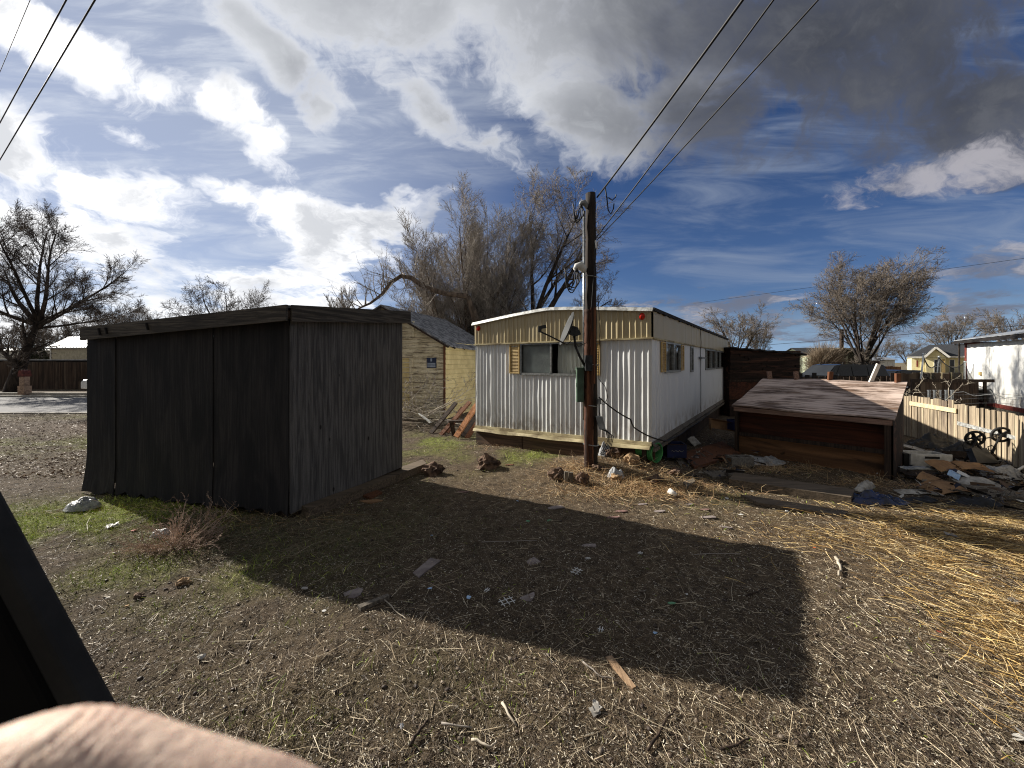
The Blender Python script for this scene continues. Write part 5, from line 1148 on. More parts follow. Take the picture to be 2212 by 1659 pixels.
# dead bush behind the fence
db = [((0, 0, 0), (rr.uniform(-1, .9), rr.uniform(-.5, .5), rr.uniform(.4, 1)), rr.uniform(.9, 1.5), .02) for i in range(11)]
M['pale_twig'] = simple('bleached twigs', lin((196, 186, 168)), lin((150, 140, 124)), 5, .8, bump=0)
make_tree('dead_bush', (11.2, 10.4, 0), db, 81, 'bleached dead bush between the lean-to and the metal posts', dict(seg=[.15, .12, .1, .08, .08], kids=[5, 4, 3, 0, 0], max=3, woody=1, wig=[.2, .25, .3, .3, .3], trop=[-.02, -.05, -.05, 0, 0], rmin=.006, start=[.3, .2, .2, 0, 0]), 'pale_twig', 'pale_twig', None, 'bush')
make_tree('brush_pile', (-3.1, 11.2, 0), [((rr.uniform(-1, 1.0), rr.uniform(-.4, .4), rr.uniform(.05, .4)), (rr.uniform(-1, 1), rr.uniform(-.4, .4), rr.uniform(-.05, .30)), rr.uniform(1.0, 1.8), .022) for i in range(34)], 82, 'heap of cut grey branches in front of the peeling shed', dict(seg=[.15, .12, .1, .08, .08], kids=[5, 4, 3, 0, 0], max=3, woody=1, wig=[.07, .2, .3, .3, .3], trop=[0, 0, 0, 0, 0], rmin=.006, start=[.3, .2, .2, 0, 0]), 'pale_twig', 'twig', None, 'brush pile')
tw = gp(385, 1180); tst = [((rr.uniform(-.12, .12), rr.uniform(-.08, .08), -.02), (rr.uniform(-1, 1), rr.uniform(-.6, .6), rr.uniform(.08, .42)), rr.uniform(.28, .52), .004) for i in range(60)]
M['tumble'] = simple('dry tumbleweed stems', lin((196, 172, 154)), lin((136, 114, 100)), 9, .8, bump=0)
make_tree('tumbleweed', tuple(tw), tst, 91, 'flattened ragged pinkish tumbleweed on the grass before the black shed', dict(seg=[.06, .05, .04, .03, .03], kids=[6, 5, 4, 0, 0], max=3, woody=1, wig=[.2, .3, .35, .35, .3], trop=[.02, .03, .0, 0, 0], rmin=.0013, ratio=[.5, .5, .5, .5, .5], start=[.15, .1, .1, 0, 0], tip=.5), 'tumble', 'tumble', None, 'tumbleweed')
# leaning planks between the two buildings
wp = [((952, 940), (1015, 868), 'brown_wood', .12, 9.6), ((985, 944), (1040, 860), 'orange_wood', .15, 9.1), ((930, 937), (985, 870), 'dark_wood', .12, 9.8), ((965, 940), (1000, 880), 'brown_wood', .12, 9.9), ((1000, 945), (1036, 890), 'dark_wood', .14, 9.4), ((1008, 947), (1040, 900), 'brown_wood', .12, 9.2)]
wl = ['brown plank second from the left in the leaning stack', 'wide bright orange plank nearest the trailer corner', 'black plank at the far left of the leaning stack', 'brown plank standing in the middle of the leaning stack', 'dark plank behind the bright orange one', 'short brown plank touching the trailer side']
for (a, b, mt, w_, Yy), lb in zip(wp, wl):
    p = px(a[0], a[1], Yy); p.z = max(p.z, 0.0); q_ = px(b[0], b[1], Yy+.5); m = MB(); m.bar(p, q_, w_, .045, R(20)); tag(m.build('leaning_plank', M[mt]), lb, 'plank', 'planks leaning between the old shed and the trailer')
m = MB(); m.bar(px(967, 910, 9.4), px(1010, 909, 9.6), .18, .04); m.bar(px(975, 912, 9.45), px(982, 945, 9.45), .1, .05); tag(m.build('plank', M['dark_wood']), 'dark plank lying level across the leaning stack', 'plank')
m = MB(); m.bar(px(906, 893, 11), px(930, 913, 10.6), .07, .03); tag(m.build('pvc_pipe', M['white_plastic']), 'white stick on top of the branch heap', 'stick')

# ------------------------------------------------------------------ rocks, stones, bricks
def rock(u, v, w_, h_, d_, mat, label, seed, sink=.25, group='rocks in the yard'):
    c = gp(u, v); bm = bmesh.new(); bmesh.ops.create_icosphere(bm, subdivisions=3, radius=1); rs = random.Random(seed); off = Vector((rs.uniform(0, 50), rs.uniform(0, 50), rs.uniform(0, 50)))
    for vv in bm.verts:
        n = mnoise.noise(vv.co*1.3+off)*.6+mnoise.noise(vv.co*3.1+off)*.42+abs(mnoise.noise(vv.co*7+off))*.28-.1; vv.co *= 1+n; vv.co = Vector((vv.co.x*w_/2, vv.co.y*d_/2, max(vv.co.z, -.6)*h_/2))
    me = bpy.data.meshes.new('rock'); bm.to_mesh(me); bm.free(); me.materials.append(M[mat]); o = bpy.data.objects.new('rock', me); col.objects.link(o); o.location = c+Vector((0, 0, h_*(.5-sink))); WL[o.name] = o.location
    return tag(o, label, 'rock', group)
rock(935, 1024, .34, .24, .26, 'rock', 'rough brown rock at the end of the timber beam by the shed', 1)
rock(1052, 1010, .36, .28, .28, 'rock', 'jagged brown rock alone on the grass before the trailer', 2)
rock(1203, 1034, .30, .20, .22, 'rock', 'crumbly dark rock left of the standing wood stubs', 3)
rock(1258, 1046, .17, .24, .14, 'rock', 'upright dark stone left of the dry grass mound', 4)
rock(1366, 1000, .24, .19, .18, 'rock_pale', 'pale tan rock below the rubble, left of the bucket', 5)
rock(1320, 985, .34, .22, .3, 'rock', 'dark rock right beside the pole foot', 6)
rock(1345, 972, .55, .32, .35, 'rock', 'largest dark rock behind the pale tan one', 7)
rock(1392, 990, .3, .22, .25, 'rock', 'dark rock touching the bucket from below', 8)
rock(1415, 1040, .22, .14, .2, 'rock', 'low rock sunk in the dry grass below the bucket', 9)
rock(1460, 1025, .2, .13, .2, 'rock', 'small rock right of the dry grass mound', 10)
rock(1330, 1020, .18, .12, .15, 'rock_pale', 'small buff stone behind the white crumpled bag', 11)
rock(398, 1300-40, .09, .06, .08, 'rock_pale', 'small buff stone left in the foreground soil', 13)
rock(300, 1290, .07, .05, .06, 'rock', 'fist sized dark stone among the grass tufts', 14)
rock(1350, 962, .4, .2, .3, 'rock', 'dark rubble rock against the trailer skirt', 15)
rock(1292, 1010, .2, .12, .16, 'rock', 'rock in the grass just below the pole foot', 16)
m = MB()
for u, v, hh in ((1222, 1042, .16), (1232, 1040, .13)): c = gp(u, v); m.bar(c-Vector((0, 0, .05)), c+Vector((.01, 0, hh)), .06, .05)
tag(m.build('wood_stub', M['grey_board']), 'two small wood stubs standing by the upright dark stone', 'wood stub')
m = MB(); bc = gp(2212*.0+1605, 1012); 
for k_ in range(1): 
    x, y, z = bc.x, bc.y, bc.z; a = .4; b = .2
    for x0, x1, y0, y1 in ((0, a, 0, .03), (0, a, b-.03, b), (0, .03, .03, b-.03), (a-.03, a, .03, b-.03), (a/2-.015, a/2+.015, .03, b-.03)): m.box(x+x0-.2, x+x1-.2, y+y0, y+y1, z, z+.19)
tag(m.build('cinder_block', M['concrete'], bevel=.004), 'grey hollow concrete block beside the lean-to foot', 'cinder block')
def stone(u, v, a, b, rot, mat, label, th=.010, name='flat_stone', cat='flat stone', group='flat stones scattered in the yard', n=7, lift=0, tilt=.06):
    c = gp(u, v); r_ = random.Random(u*7+v); P = []; a *= .78; b *= .78
    for i in range(n):
        t_ = 2*math.pi*i/n+r_.uniform(-.35, .35); rr_ = r_.uniform(.6, 1.15); x, y = a*rr_*math.cos(t_), b*rr_*math.sin(t_); P.append(c+Vector((x*math.cos(rot)-y*math.sin(rot), x*math.sin(rot)+y*math.cos(rot), tilt*x+lift)))
    m = MB(); m.prism(P, (0, 0, th)); return tag(m.build(name, M[mat]), label, cat, group)
for a in ((1150, 1216, .12, .09, .4, 'slate', 'grey flat stone with a curved edge in the middle of the shadow'), (1140, 1296, .11, .07, .5, 'slate', 'dark flat stone low in the shadow, above the lattice bits'), (1198, 1100, .17, .08, 0, 'slate', 'pale flat stone just outside the upper edge of the shadow'),
          (1340, 1106, .17, .05, 0, 'slate_red', 'reddish flat stone on the sunny strip, left of the grey one'), (1424, 1104, .13, .05, 0, 'slate', 'grey flat stone right of the reddish one'), (1388, 1090, .09, .05, .3, 'slate', 'small grey stone behind the reddish flat stone'), (1325, 1120, .15, .05, 0, 'slate_red', 'reddish broken stone at the upper shadow edge'),
          (1530, 1118, .14, .05, 0, 'slate', 'long pale stone at the right of the sunny strip'), (1570, 1140, .10, .04, -.5, 'slate', 'slanting pale stone right of the shadow top'), (1272, 1180, .12, .06, -.2, 'slate', 'dark flat stone in the upper part of the shadow'), (1520, 1102, .09, .04, 0, 'slate_red', 'small reddish stone far right on the sunny strip'),
          (765, 1280, .13, .09, .6, 'slate', 'grey flat stone in the left part of the shadow'), (998, 1063, .13, .05, 0, 'slate_red', 'reddish flat stone by the shadow tip near the beam'), (1100, 1004, .12, .04, 0, 'brown_wood', 'thin brown slab in the grass behind the lone rock'), (1490, 1090, .06, .03, 0, 'slate', 'tiny grey stone in the dry grass, right')): stone(*a)

# ------------------------------------------------------------------ bucket
bk = gp(1412, 1000); bd = Vector((.60, -.80, -.02)).normalized(); b0 = Vector((bk.x-.17, bk.y+.20, bk.z+.20)); bu = thing('bucket', tuple(bk), 'green plastic bucket lying on its side by the trailer corner', 'bucket')
def ring(c, d, r, n=28): a = d.orthogonal().normalized(); b = d.cross(a); return [c+(a*math.cos(2*math.pi*i/n)+b*math.sin(2*math.pi*i/n))*r for i in range(n+1)]
m = MB(); P = [ring(b0, bd, .001), ring(b0, bd, .13), ring(b0+bd*.34, bd, .155), ring(b0+bd*.34, bd, .150), ring(b0+bd*.01, bd, .125), ring(b0+bd*.01, bd, .001)]; m.grid(P); m.build('shell', M['green_plastic'], bu, smooth=False)
for d_, r_ in ((.335, .166), (.29, .162), (.255, .158)):
    m = MB(); m.tube(ring(b0+bd*d_, bd, r_-.004), .007 if d_ < .33 else .010, 6, False); m.build('rim', M['green_plastic'], bu, smooth=True)
def scrap(u, v, s_, mat, label, seed, cat='plastic scrap', name='plastic_scrap'):
    c = gp(u, v); r_ = random.Random(seed); m = MB()
    for k_ in range(4):
        o = Vector((r_.uniform(-.6, .6)*s_, r_.uniform(-.4, .4)*s_, .010)); nrm = Vector((r_.uniform(-.5, .5), r_.uniform(-.5, .5), 1)).normalized(); a = nrm.orthogonal().normalized(); b = nrm.cross(a); n = 9
        P = [c+o+(a*math.cos(2*math.pi*i/n)+b*math.sin(2*math.pi*i/n))*s_*r_.uniform(.25, .9)+Vector((0, 0, s_*.3)) for i in range(n)]
        m.prism(P, (0, 0, .0015))
    return tag(m.build(name, M[mat]), label, cat)
# ------------------------------------------------------------------ crumpled things: bags, sheets, paper
def crumple(u, v, a, b, h_, mat, label, seed, name='plastic_bag', cat='plastic bag', group=None, fr=7, rot=0, th=.003, lift=.01, sub=26):
    c = gp(u, v); r_ = random.Random(seed); off = Vector((seed*3.7, seed*1.3, 0)); P = []
    for i in range(sub+1):
        row = []
        for j in range(sub+1):
            s, t_ = i/sub*2-1, j/sub*2-1; e = 1+.18*mnoise.noise(Vector((math.atan2(t_, s)*1.5, seed, 0))); rad = max(abs(s), abs(t_)); l = math.hypot(s, t_) or 1; sx, tx = s*rad/l*e, t_*rad/l*e
            x, y = a*sx, b*tx; q = Vector((x, y, 0))*fr+off; z = h_*(1-rad**2)*(.55+.6*mnoise.noise(q*.6))+abs(mnoise.noise(q))*h_*.7+abs(mnoise.noise(q*2.7))*h_*.3
            X_, Y_ = c.x+x*math.cos(rot)-y*math.sin(rot), c.y+x*math.sin(rot)+y*math.cos(rot)
            row.append(Vector((X_, Y_, Gf(X_, Y_)+lift+max(z, 0)*min(1, (1-rad)*4+.15))))
        P.append(row)
    m = MB(); m.slab(P, th); return tag(m.build(name, M[mat], smooth=True), label, cat, group)
crumple(178, 1098, .20, .14, .16, 'film', 'clear crumpled plastic bag on the bright green grass', 1)
scrap(236, 1142, 0.06, 'white_plastic', 'flat white plastic scrap in the grass, left foreground', 2)
crumple(350, 1160, .12, .06, .09, 'film', 'white plastic caught at the back of the tumbleweed', 3, 'plastic_scrap', 'plastic scrap')
crumple(1330, 1016, .13, .10, .16, 'film', 'white crumpled plastic bag on the dry grass right of the pole', 4)
crumple(1308, 985, .12, .10, .22, 'film', 'greyish plastic bag against the foot of the pole', 5)
crumple(1880, 1082, .46, .20, .12, 'blue_film', 'dark blue torn plastic tarp bundle at the end of the timber beam', 6, 'tarp', 'tarp', None, 9, -.1)
crumple(1868, 1068, .28, .07, .10, 'paper', 'dirty white sheet folded on the blue tarp', 7, 'paper_sheet', 'sheet', None, 8, .45, lift=.09)
crumple(1980, 1082, .3, .1, .06, 'rubber', 'shiny black plastic strip right of the blue tarp', 8, 'plastic_sheet', 'plastic sheet', None, 9, .1)
crumple(1640, 1000, .5, .25, .10, 'film', 'grey plastic sheeting on the ground beside the concrete block', 9, 'plastic_sheet', 'plastic sheet')
crumple(2165, 1030, .32, .22, .16, 'film', 'large white plastic bag at the right edge of the rubbish', 10)
crumple(1810, 1388, .04, .03, .01, 'slate', 'thumb sized stone chip', 11, 'stone_chip', 'stone') if False else None
scrap(2200, 1310, 0.07500000000000001, 'paper', 'dirty white paper cut by the right edge in the straw', 12)
scrap(2060, 1163, 0.0675, 'film', 'white plastic tuft in the golden straw', 13)
scrap(2070, 1110, 0.07500000000000001, 'film', 'white plastic blob at the back of the golden straw', 14)
scrap(2205, 1595, 0.045, 'paper', 'small white scrap at the lower right corner', 15)
scrap(1292, 1532, 0.045, 'paper', 'white feathery scrap near the bottom middle', 16)
scrap(868, 1580, 0.013499999999999998, 'film', 'tiny white scrap in the bottom soil', 17)
scrap(434, 1428, 0.026250000000000002, 'paper', 'white curled scrap in the soil above the hand', 18)
# ------------------------------------------------------------------ rubbish heap by the fence
def sheet(u, v, Yo, a, b, rot, tx, ty, z, mat, label, name, cat, bend=0, th=.006, group=None):
    a *= .78; b *= .72; z *= .8
    c = px(u, v, Yo) if Yo else gp(u, v); 
    if not Yo: c.z += z
    P = []
    for i in range(9):
        s = i/8*2-1; P.append([c+Vector((a*s*math.cos(rot)-b*(j/4-1)*math.sin(rot), a*s*math.sin(rot)+b*(j/4-1)*math.cos(rot), tx*s*a+ty*(j/4-1)*b-bend*s*s+.05*a*mnoise.noise(Vector((i*.45+u, j*.45+v, 0)))+.02*abs(mnoise.noise(Vector((i*1.1+u, j*1.3, 2)))))) for j in range(9)])
    m = MB(); m.slab(P, th); return tag(m.build(name, M[mat]), label, cat, group)
sheet(2055, 1062, 0, .40, .26, -.15, .02, .1, .10, 'cardboard', 'large flat brown cardboard sheet lowest in the rubbish heap', 'cardboard_sheet', 'cardboard', .08, group='flattened cardboard in the rubbish')
sheet(2048, 1028, 0, .38, .16, .1, -.1, .45, .22, 'cardboard', 'curved brown cardboard flap above the blue and white bag', 'cardboard_sheet', 'cardboard', .05, group='flattened cardboard in the rubbish')
sheet(2100, 1030, 0, .26, .16, -.3, -.05, .3, .22, 'cardboard', 'tan cardboard piece at the right of the flap', 'cardboard_sheet', 'cardboard', .02, group='flattened cardboard in the rubbish')
sheet(2010, 1046, 0, .24, .15, .5, .1, .35, .14, 'cardboard', 'dark wrinkled cardboard left of the blue and white bag', 'cardboard_sheet', 'cardboard', .04, group='flattened cardboard in the rubbish')
sheet(2064, 1050, 0, .17, .08, .5, .0, .5, .24, 'blue_bit', 'blue and white printed bag on the cardboard', 'printed_bag', 'bag', .05)
sheet(2082, 1052, 0, .08, .08, .5, .0, .5, .25, 'white_plastic', 'white corner of packaging beside the printed bag', 'packaging', 'packaging', .02)
sheet(2120, 1062, 0, .3, .22, -.2, .05, .3, .16, 'paper', 'crumpled whitish cardboard at the right of the heap', 'paper_sheet', 'paper', .04)
sheet(1988, 962, 0, .34, .18, .2, .02, .2, .05, 'cardboard', 'cardboard lying in the shade right of the lean-to', 'cardboard_sheet', 'cardboard', .02, group='flattened cardboard in the rubbish')
sheet(1968, 972, 0, .2, .25, .6, .0, .2, .08, 'paper', 'grey white board against the lean-to side', 'paper_sheet', 'paper', 0)
sheet(1978, 935, 0, .16, .09, .1, .02, .4, .05, 'paper', 'white card at the foot of the bleached fence', 'paper_sheet', 'paper', 0)
sheet(1500, 962, 0, .16, .12, .5, .1, .8, .12, 'paper', 'pale card propped on the plywood sheet', 'paper_sheet', 'paper', .02)
sheet(1985, 1066, 0, .34, .10, -.2, .02, .1, .04, 'paper', 'crushed grey packaging at the front of the heap', 'packaging', 'packaging', .02)
sheet(2160, 1075, 0, .45, .18, -.3, -.05, .3, .08, 'grey_board', 'grey board at the lower right of the rubbish', 'plank', 'plank', 0, .03)
sheet(2096, 1000, 0, .55, .06, -.12, .0, 1.2, .18, 'dark_wood', 'dark plank lying across the back of the heap', 'plank', 'plank', 0, .03)
sheet(1990, 1028, 0, .42, .05, -.05, .0, .4, .16, 'alu', 'thin metal strips under the white drawer', 'metal_strip', 'metal strip', 0, .01)
sheet(1996, 1034, 0, .40, .12, -.02, .0, .2, .10, 'dark_wood', 'brown shelf board under the white drawer', 'shelf', 'shelf', 0, .03)
dr = px(2013, 994, 6.55); dw = thing('drawer', tuple(dr), 'white plastic drawer front with a dark handle slot in the rubbish', 'drawer')
m = MB(); F_ = frame((dr.x-.33, dr.y+.04, 0), (1, -.12)); z0 = dr.z-.14; m.fbox(F_, 0, .66, -.02, .0, z0, z0+.245); m.fbox(F_, 0, .02, -.34, -.02, z0, z0+.23); m.fbox(F_, .64, .66, -.34, -.02, z0, z0+.23); m.fbox(F_, 0, .66, -.36, -.34, z0, z0+.23); m.build('shell', M['white_plastic'], dw, bevel=.006)
m = MB(); m.fbox(F_, .22, .45, .002, .012, z0+.165, z0+.205); m.build('handle', M['rubber'], dw, bevel=.01)
m = MB(); m.fbox(F_, -.09, -.005, -.34, -.02, z0, z0+.24); m.build('side_slats', M['rubber'], dw)
# upside-down black stroller
sp_ = px(2125, 960, 6.9); stl = thing('stroller', (sp_.x, sp_.y, 0), 'upturned black stroller frame with its two spoked wheels in the air', 'stroller')
def wheel(u, v, Yy, r_, par, tilt=.2):
    c = px(u, v, Yy); d = Vector((.35, 1, tilt)).normalized(); m = MB(); m.tube(ring(c, d, r_), r_*.17, 8, False); wh = m.build('wheel', M['rubber'], par, smooth=True); m = MB(); A = ring(c, d, 1, 5)
    for p in A[:5]: m.bar(c, c+(p-c)*r_, r_*.38, .02)
    m.tube([c-d*.03, c+d*.03], r_*.3, 10); m.build('spokes', M['rubber'], wh)
wheel(2106, 947, 6.7, .125, stl); wheel(2163, 939, 6.9, .13, stl); wheel(2186, 1023, 6.3, .11, stl)
def T_(*a): return [px(*p) for p in a]
m = MB()
for pts, r_ in ((T_((2083, 955, 6.6), (2098, 952, 6.65), (2150, 943, 6.8), (2160, 945, 6.85)), .011), (T_((2106, 947, 6.66), (2112, 962, 6.65), (2125, 980, 6.6), (2138, 1000, 6.6)), .018), (T_((2110, 950, 6.62), (2100, 968, 6.6), (2090, 985, 6.6), (2082, 1000, 6.6)), .013), (T_((2163, 939, 6.85), (2155, 953, 6.8), (2145, 972, 6.7), (2136, 988, 6.7)), .015),
                (T_((2083, 955, 6.6), (2080, 962, 6.58), (2084, 975, 6.55), (2092, 975, 6.5)), .011), (T_((2136, 972, 6.6), (2134, 965, 6.6), (2142, 962, 6.62), (2150, 968, 6.65), (2146, 978, 6.6), (2136, 972, 6.6)), .008)): m.tube(pts, r_, 7)
m.build('frame', M['rubber'], stl, smooth=True)
m = MB(); q4 = T_((2098, 967, 6.5), (2128, 967, 6.75), (2160, 1000, 6.45), (2112, 1000, 6.2)); m.prism(q4, (0.02, .1, -.06)); m.build('seat_panel', M['dark_metal'], stl)
crumple(2075, 985, .55, .28, .25, 'rubber', 'heap of black plastic sheeting under the stroller', 21, 'plastic_sheet', 'plastic sheet', None, 5, 0)
crumple(2010, 965, .5, .30, .22, 'rubber', 'black plastic sheeting behind the white drawer', 22, 'plastic_sheet', 'plastic sheet', None, 5, 0)
crumple(2100, 1092, .36, .12, .12, 'rubber', 'black bag in front of the cardboard sheet', 23, 'plastic_bag', 'plastic bag', None, 5, 0)
sheet(2085, 980, 0, .13, .08, .1, .0, .2, .34, 'paper', 'white card on the black sheeting', 'paper_sheet', 'paper', 0)
# white chair-like moulding at the edge
m = MB(); m.tube(T_((2196, 1045, 6.0), (2192, 1030, 6.0), (2200, 1015, 6.0), (2212, 1008, 6.0), (2225, 1012, 6.0)), .02, 8); m.tube(T_((2205, 1050, 6.0), (2203, 1035, 6.0), (2212, 1025, 6.0)), .018, 8); tag(m.build('plastic_moulding', M['white_plastic'], smooth=True), 'white moulded plastic frame cut by the right edge', 'frame')
# cartons beside the trailer
def carton(u, v, Yy, a, b, c_, rot, mat, label, lid=None, tilt=0):
    p = px(u, v, Yy); root = thing('carton', tuple(p), label, 'carton', 'cartons under the trailer edge'); F_ = frame((p.x-a/2, p.y, 0), (math.cos(rot), math.sin(rot))); m = MB(); th = .012; z = p.z
    for s0, s1, t0, t1 in ((0, a, 0, th), (0, a, -b, -b+th), (0, th, -b+th, 0), (a-th, a, -b+th, 0)): m.fbox(F_, s0, s1, t0, t1, z, z+c_, z+c_+tilt, z+tilt)
    m.fbox(F_, th, a-th, -b+th, -th, z, z+th, z+th+tilt, z+tilt); m.build('walls', M[mat], root)
    m = MB(); m.add([F_(0, th, z+c_), F_(a, th, z+c_+tilt), F_(a*.95, .14, z+c_+.03+tilt), F_(a*.05, .14, z+c_+.04)], [(0, 1, 2, 3)]); m.build('flap', M['cardboard'], root); return root, F_, z
r1, F_, z = carton(1461, 988, 6.75, .34, .28, .24, -.1, 'navy_card', 'navy blue printed carton right of the green bucket')
m = MB(); m.tube([F_(.07+.024*i, .016, z+.12+.016*math.sin(i*2.3)) for i in range(10)], .004, 4); m.build('print', M['paper'], r1)
carton(1562, 902+22, 8.3, .55, .3, .18, -.35, 'cardboard', 'long brown carton under the trailer side', None, -.07)
carton(1597, 930, 8.0, .2, .2, .22, .3, 'navy_card', 'small dark blue carton beside the lean-to post')
# plastic cup, caps, scraps
p = gp(1454, 1072); cup = thing('paper_cup', tuple(p), 'white paper cup lying in the straw below the bucket', 'cup'); d = Vector((-.45, .6, .25)).normalized(); c0 = p+Vector((.03, -.03, .035)); m = MB(); m.grid([ring(c0, d, .001, 16), ring(c0, d, .028, 16), ring(c0+d*.11, d, .04, 16), ring(c0+d*.11, d, .036, 16), ring(c0+d*.01, d, .026, 16)]); m.build('shell', M['white_plastic'], cup, smooth=True)
def bit(u, v, s, mat, label, name='litter_scrap', cat='litter', group='small coloured litter in the yard'):
    c = gp(u, v); r_ = random.Random(u+v); m = MB(); s *= .62; P = [c+Vector((s*r_.uniform(.5, 1.3)*math.cos(t_), s*r_.uniform(.3, 1.0)*math.sin(t_), .008+r_.uniform(0, .5)*s)) for t_ in [2*math.pi*i/6 for i in range(6)]]; m.prism(P, (0, 0, .002)); return tag(m.build(name, M[mat]), label, cat, group)
for a in ((1760, 1184, .035, 'orange_bit', 'bright orange plastic bit in the straw'), (2028, 1365, .03, 'red_bit', 'orange red shard in the golden straw at lower right'), (290, 1150, .05, 'red_bit', 'rusty red scrap in the green grass'), (1450, 1305, .05, 'green_bit', 'green leaf shaped shard at the right of the shadow'), (1140, 1132, .06, 'green_bit', 'pale green shard in the upper shadow, left one'), (1185, 1130, .05, 'green_bit', 'pale green shard in the upper shadow, right one'),
          (933, 1160, .03, 'blue_bit', 'pale blue scrap in the left of the shadow'), (930, 1272, .035, 'blue_bit', 'light blue scrap low in the left of the shadow'), (1013, 1294, .04, 'blue_bit', 'thin bluish wrapper above the lattice bits'), (1415, 1368, .03, 'blue_bit', 'white blue cap near the lower right of the shadow'), (1483, 1287, .025, 'white_plastic', 'white square at the right end of the shadow'), (700, 1322, .025, 'white_plastic', 'white pebble like bit below the shed shadow'), (656, 1274, .05, 'paper', 'pale leaf like scrap at the shed side of the shadow'),
          (232, 1296, .035, 'paper', 'small pale wedge in the soil by the car'), (275, 1310, .03, 'rock_pale', 'small square pale chip in the left soil'), (1570, 1077, .05, 'white_plastic', 'white scrap right of the sunny grass'), (1600, 1112, .05, 'white_plastic', 'white oval lid above the pale stones'), (1700, 1107, .05, 'white_plastic', 'whitish flake before the timber beam'), (1625, 1062, .05, 'paper', 'beige leaf of card left of the plank'), (2085, 1105, .05, 'white_plastic', 'cup shaped white bit in the back straw'), (1118, 1087, .03, 'blue_bit', 'small pale oval at the upper shadow rim')): bit(*a)
# tile spacers: little white lattices
def lattice(u, v, s, label, rot=.4, n=3):
    c = gp(u, v)+Vector((0, 0, .02)); m = MB(); ca, sa = math.cos(rot), math.sin(rot); T = lambda x, y: c+Vector((x*ca-y*sa, x*sa+y*ca, 0))
    for i in range(n): o = (i-(n-1)/2)*s*.6; m.bar(T(o, -s*.7), T(o, s*.7), .005, .004)
    for o in (-s*.3, s*.3): m.bar(T(-s*.9, o), T(s*.9, o), .005, .004)
    tag(m.build('plastic_lattice', M['white_plastic']), label, 'plastic lattice', 'white plastic lattice bits in the shadow')
lattice(1095, 1307, .07, 'white lattice bit nearest the camera in the shadow', .5); lattice(1245, 1237, .06, 'white lattice bit in the middle right of the shadow', .9); lattice(1383, 1197, .03, 'small square white lattice bit, far right of the shadow', .7, 2); lattice(1270, 1212, .03, 'small white cross bit above the middle lattice', .3, 1); lattice(1298, 1366, .03, 'zigzag white bit low in the shadow', 1.2, 1); lattice(1052, 1282, .03, 'small white angle bit above the nearest lattice', 1.0, 1)
# sticks
def stick(pts, r_, mat, label): 
    P = [gp(*q)+Vector((0, 0, .018)) for q in pts]; Q = []
    for a, b in zip(P, P[1:]):
        for i in range(4): Q.append(a.lerp(b, i/4)+Vector((random.uniform(-1, 1), random.uniform(-1, 1), random.uniform(-.5, 1)))*r_*.8)
    Q.append(P[-1]); m = MB(); m.tube(Q, [r_*(1-.5*i/len(Q)) for i in range(len(Q))], 6); tag(m.build('stick', M[mat], smooth=True), label, 'stick', 'sticks lying on the ground')
random.seed(4)
for a in ((((1805, 1208), (1815, 1225), (1812, 1245)), .016, 'pale_twig', 'forked pale stick in the straw right of the shadow'), (((885, 1620), (905, 1590), (925, 1565)), .010, 'dark_wood', 'dark bent stick near the bottom, left of centre'), (((955, 1570), (1020, 1572)), .006, 'twig', 'thin level twig at the bottom middle'), (((1085, 1520), (1115, 1568)), .008, 'pale_twig', 'pale broken twig at the bottom middle'), (((1020, 1600), (1055, 1618), (1072, 1600)), .007, 'pale_twig', 'curled pale twig at the bottom'),
          (((1260, 1430), (1300, 1460), (1330, 1466)), .005, 'twig', 'thin twig left of the bleached stake'), (((1400, 1620), (1440, 1560), (1460, 1540)), .007, 'dark_wood', 'straight dark stick right of the bottom middle'), (((1500, 1200), (1600, 1196)), .004, 'twig', 'thin twig at the right of the shadow'), (((830, 1300), (860, 1330), (880, 1345)), .005, 'pale_twig', 'thin curved twig by the sawn stick'), (((1610, 1290), (1660, 1270)), .006, 'dark_wood', 'dark stick at the right rim of the shadow'),
          (((1040, 1175), (1160, 1173)), .004, 'twig', 'long thin twig across the middle of the shadow'), (((1560, 1630), (1620, 1600)), .007, 'dark_wood', 'dark twig at the bottom right of centre')): stick(*a)
# ------------------------------------------------------------------ ground cover
FPOLY = []         # keep blades out from under walls
def inside_shed(x, y):
    def quad(P, x, y):
        r = np.ones(len(x), bool)
        for a, b in zip(P, P[1:]+P[:1]): r &= ((b.x-a.x)*(y-a.y)-(b.y-a.y)*(x-a.x)) > 0
        return r
    Bq = Qc+(Vector((.593, .805))*LD); Aq = Pc+(Vector((.593, .805))*LD)
    return quad([L0, F0, R0, B0], x, y) | quad([Qc, Pc, Aq, Bq], x, y) | quad([A0, C0, C0+dside*LS, A0+dside*LS], x, y)
def pts(n, ylo, yhi, wide=1.5, pw=1.0, maskf=None, mx=1.0):
    """points spread over the yard, denser close by; kept with the mask's probability"""
    u = rng.random(n); y = ylo*(yhi/ylo)**u if pw == 1 else ylo+(yhi-ylo)*u**pw; x = (rng.random(n)*2-1)*wide*(y+.3)
    keep = ~inside_shed(x, y)
    if maskf is not None: keep &= rng.random(n)*mx < maskf(x, y)
    keep &= ~((y > 13.5) & (y < 21.3) & (x < -9)); x, y = x[keep], y[keep]
    return x, y, G(x, y)
def pal(cols, n, jit=.25):
    c = np.array([lin(q) for q in cols])[rng.integers(0, len(cols), n)]; return c*(1+jit*(rng.random((n, 1))*2-1))
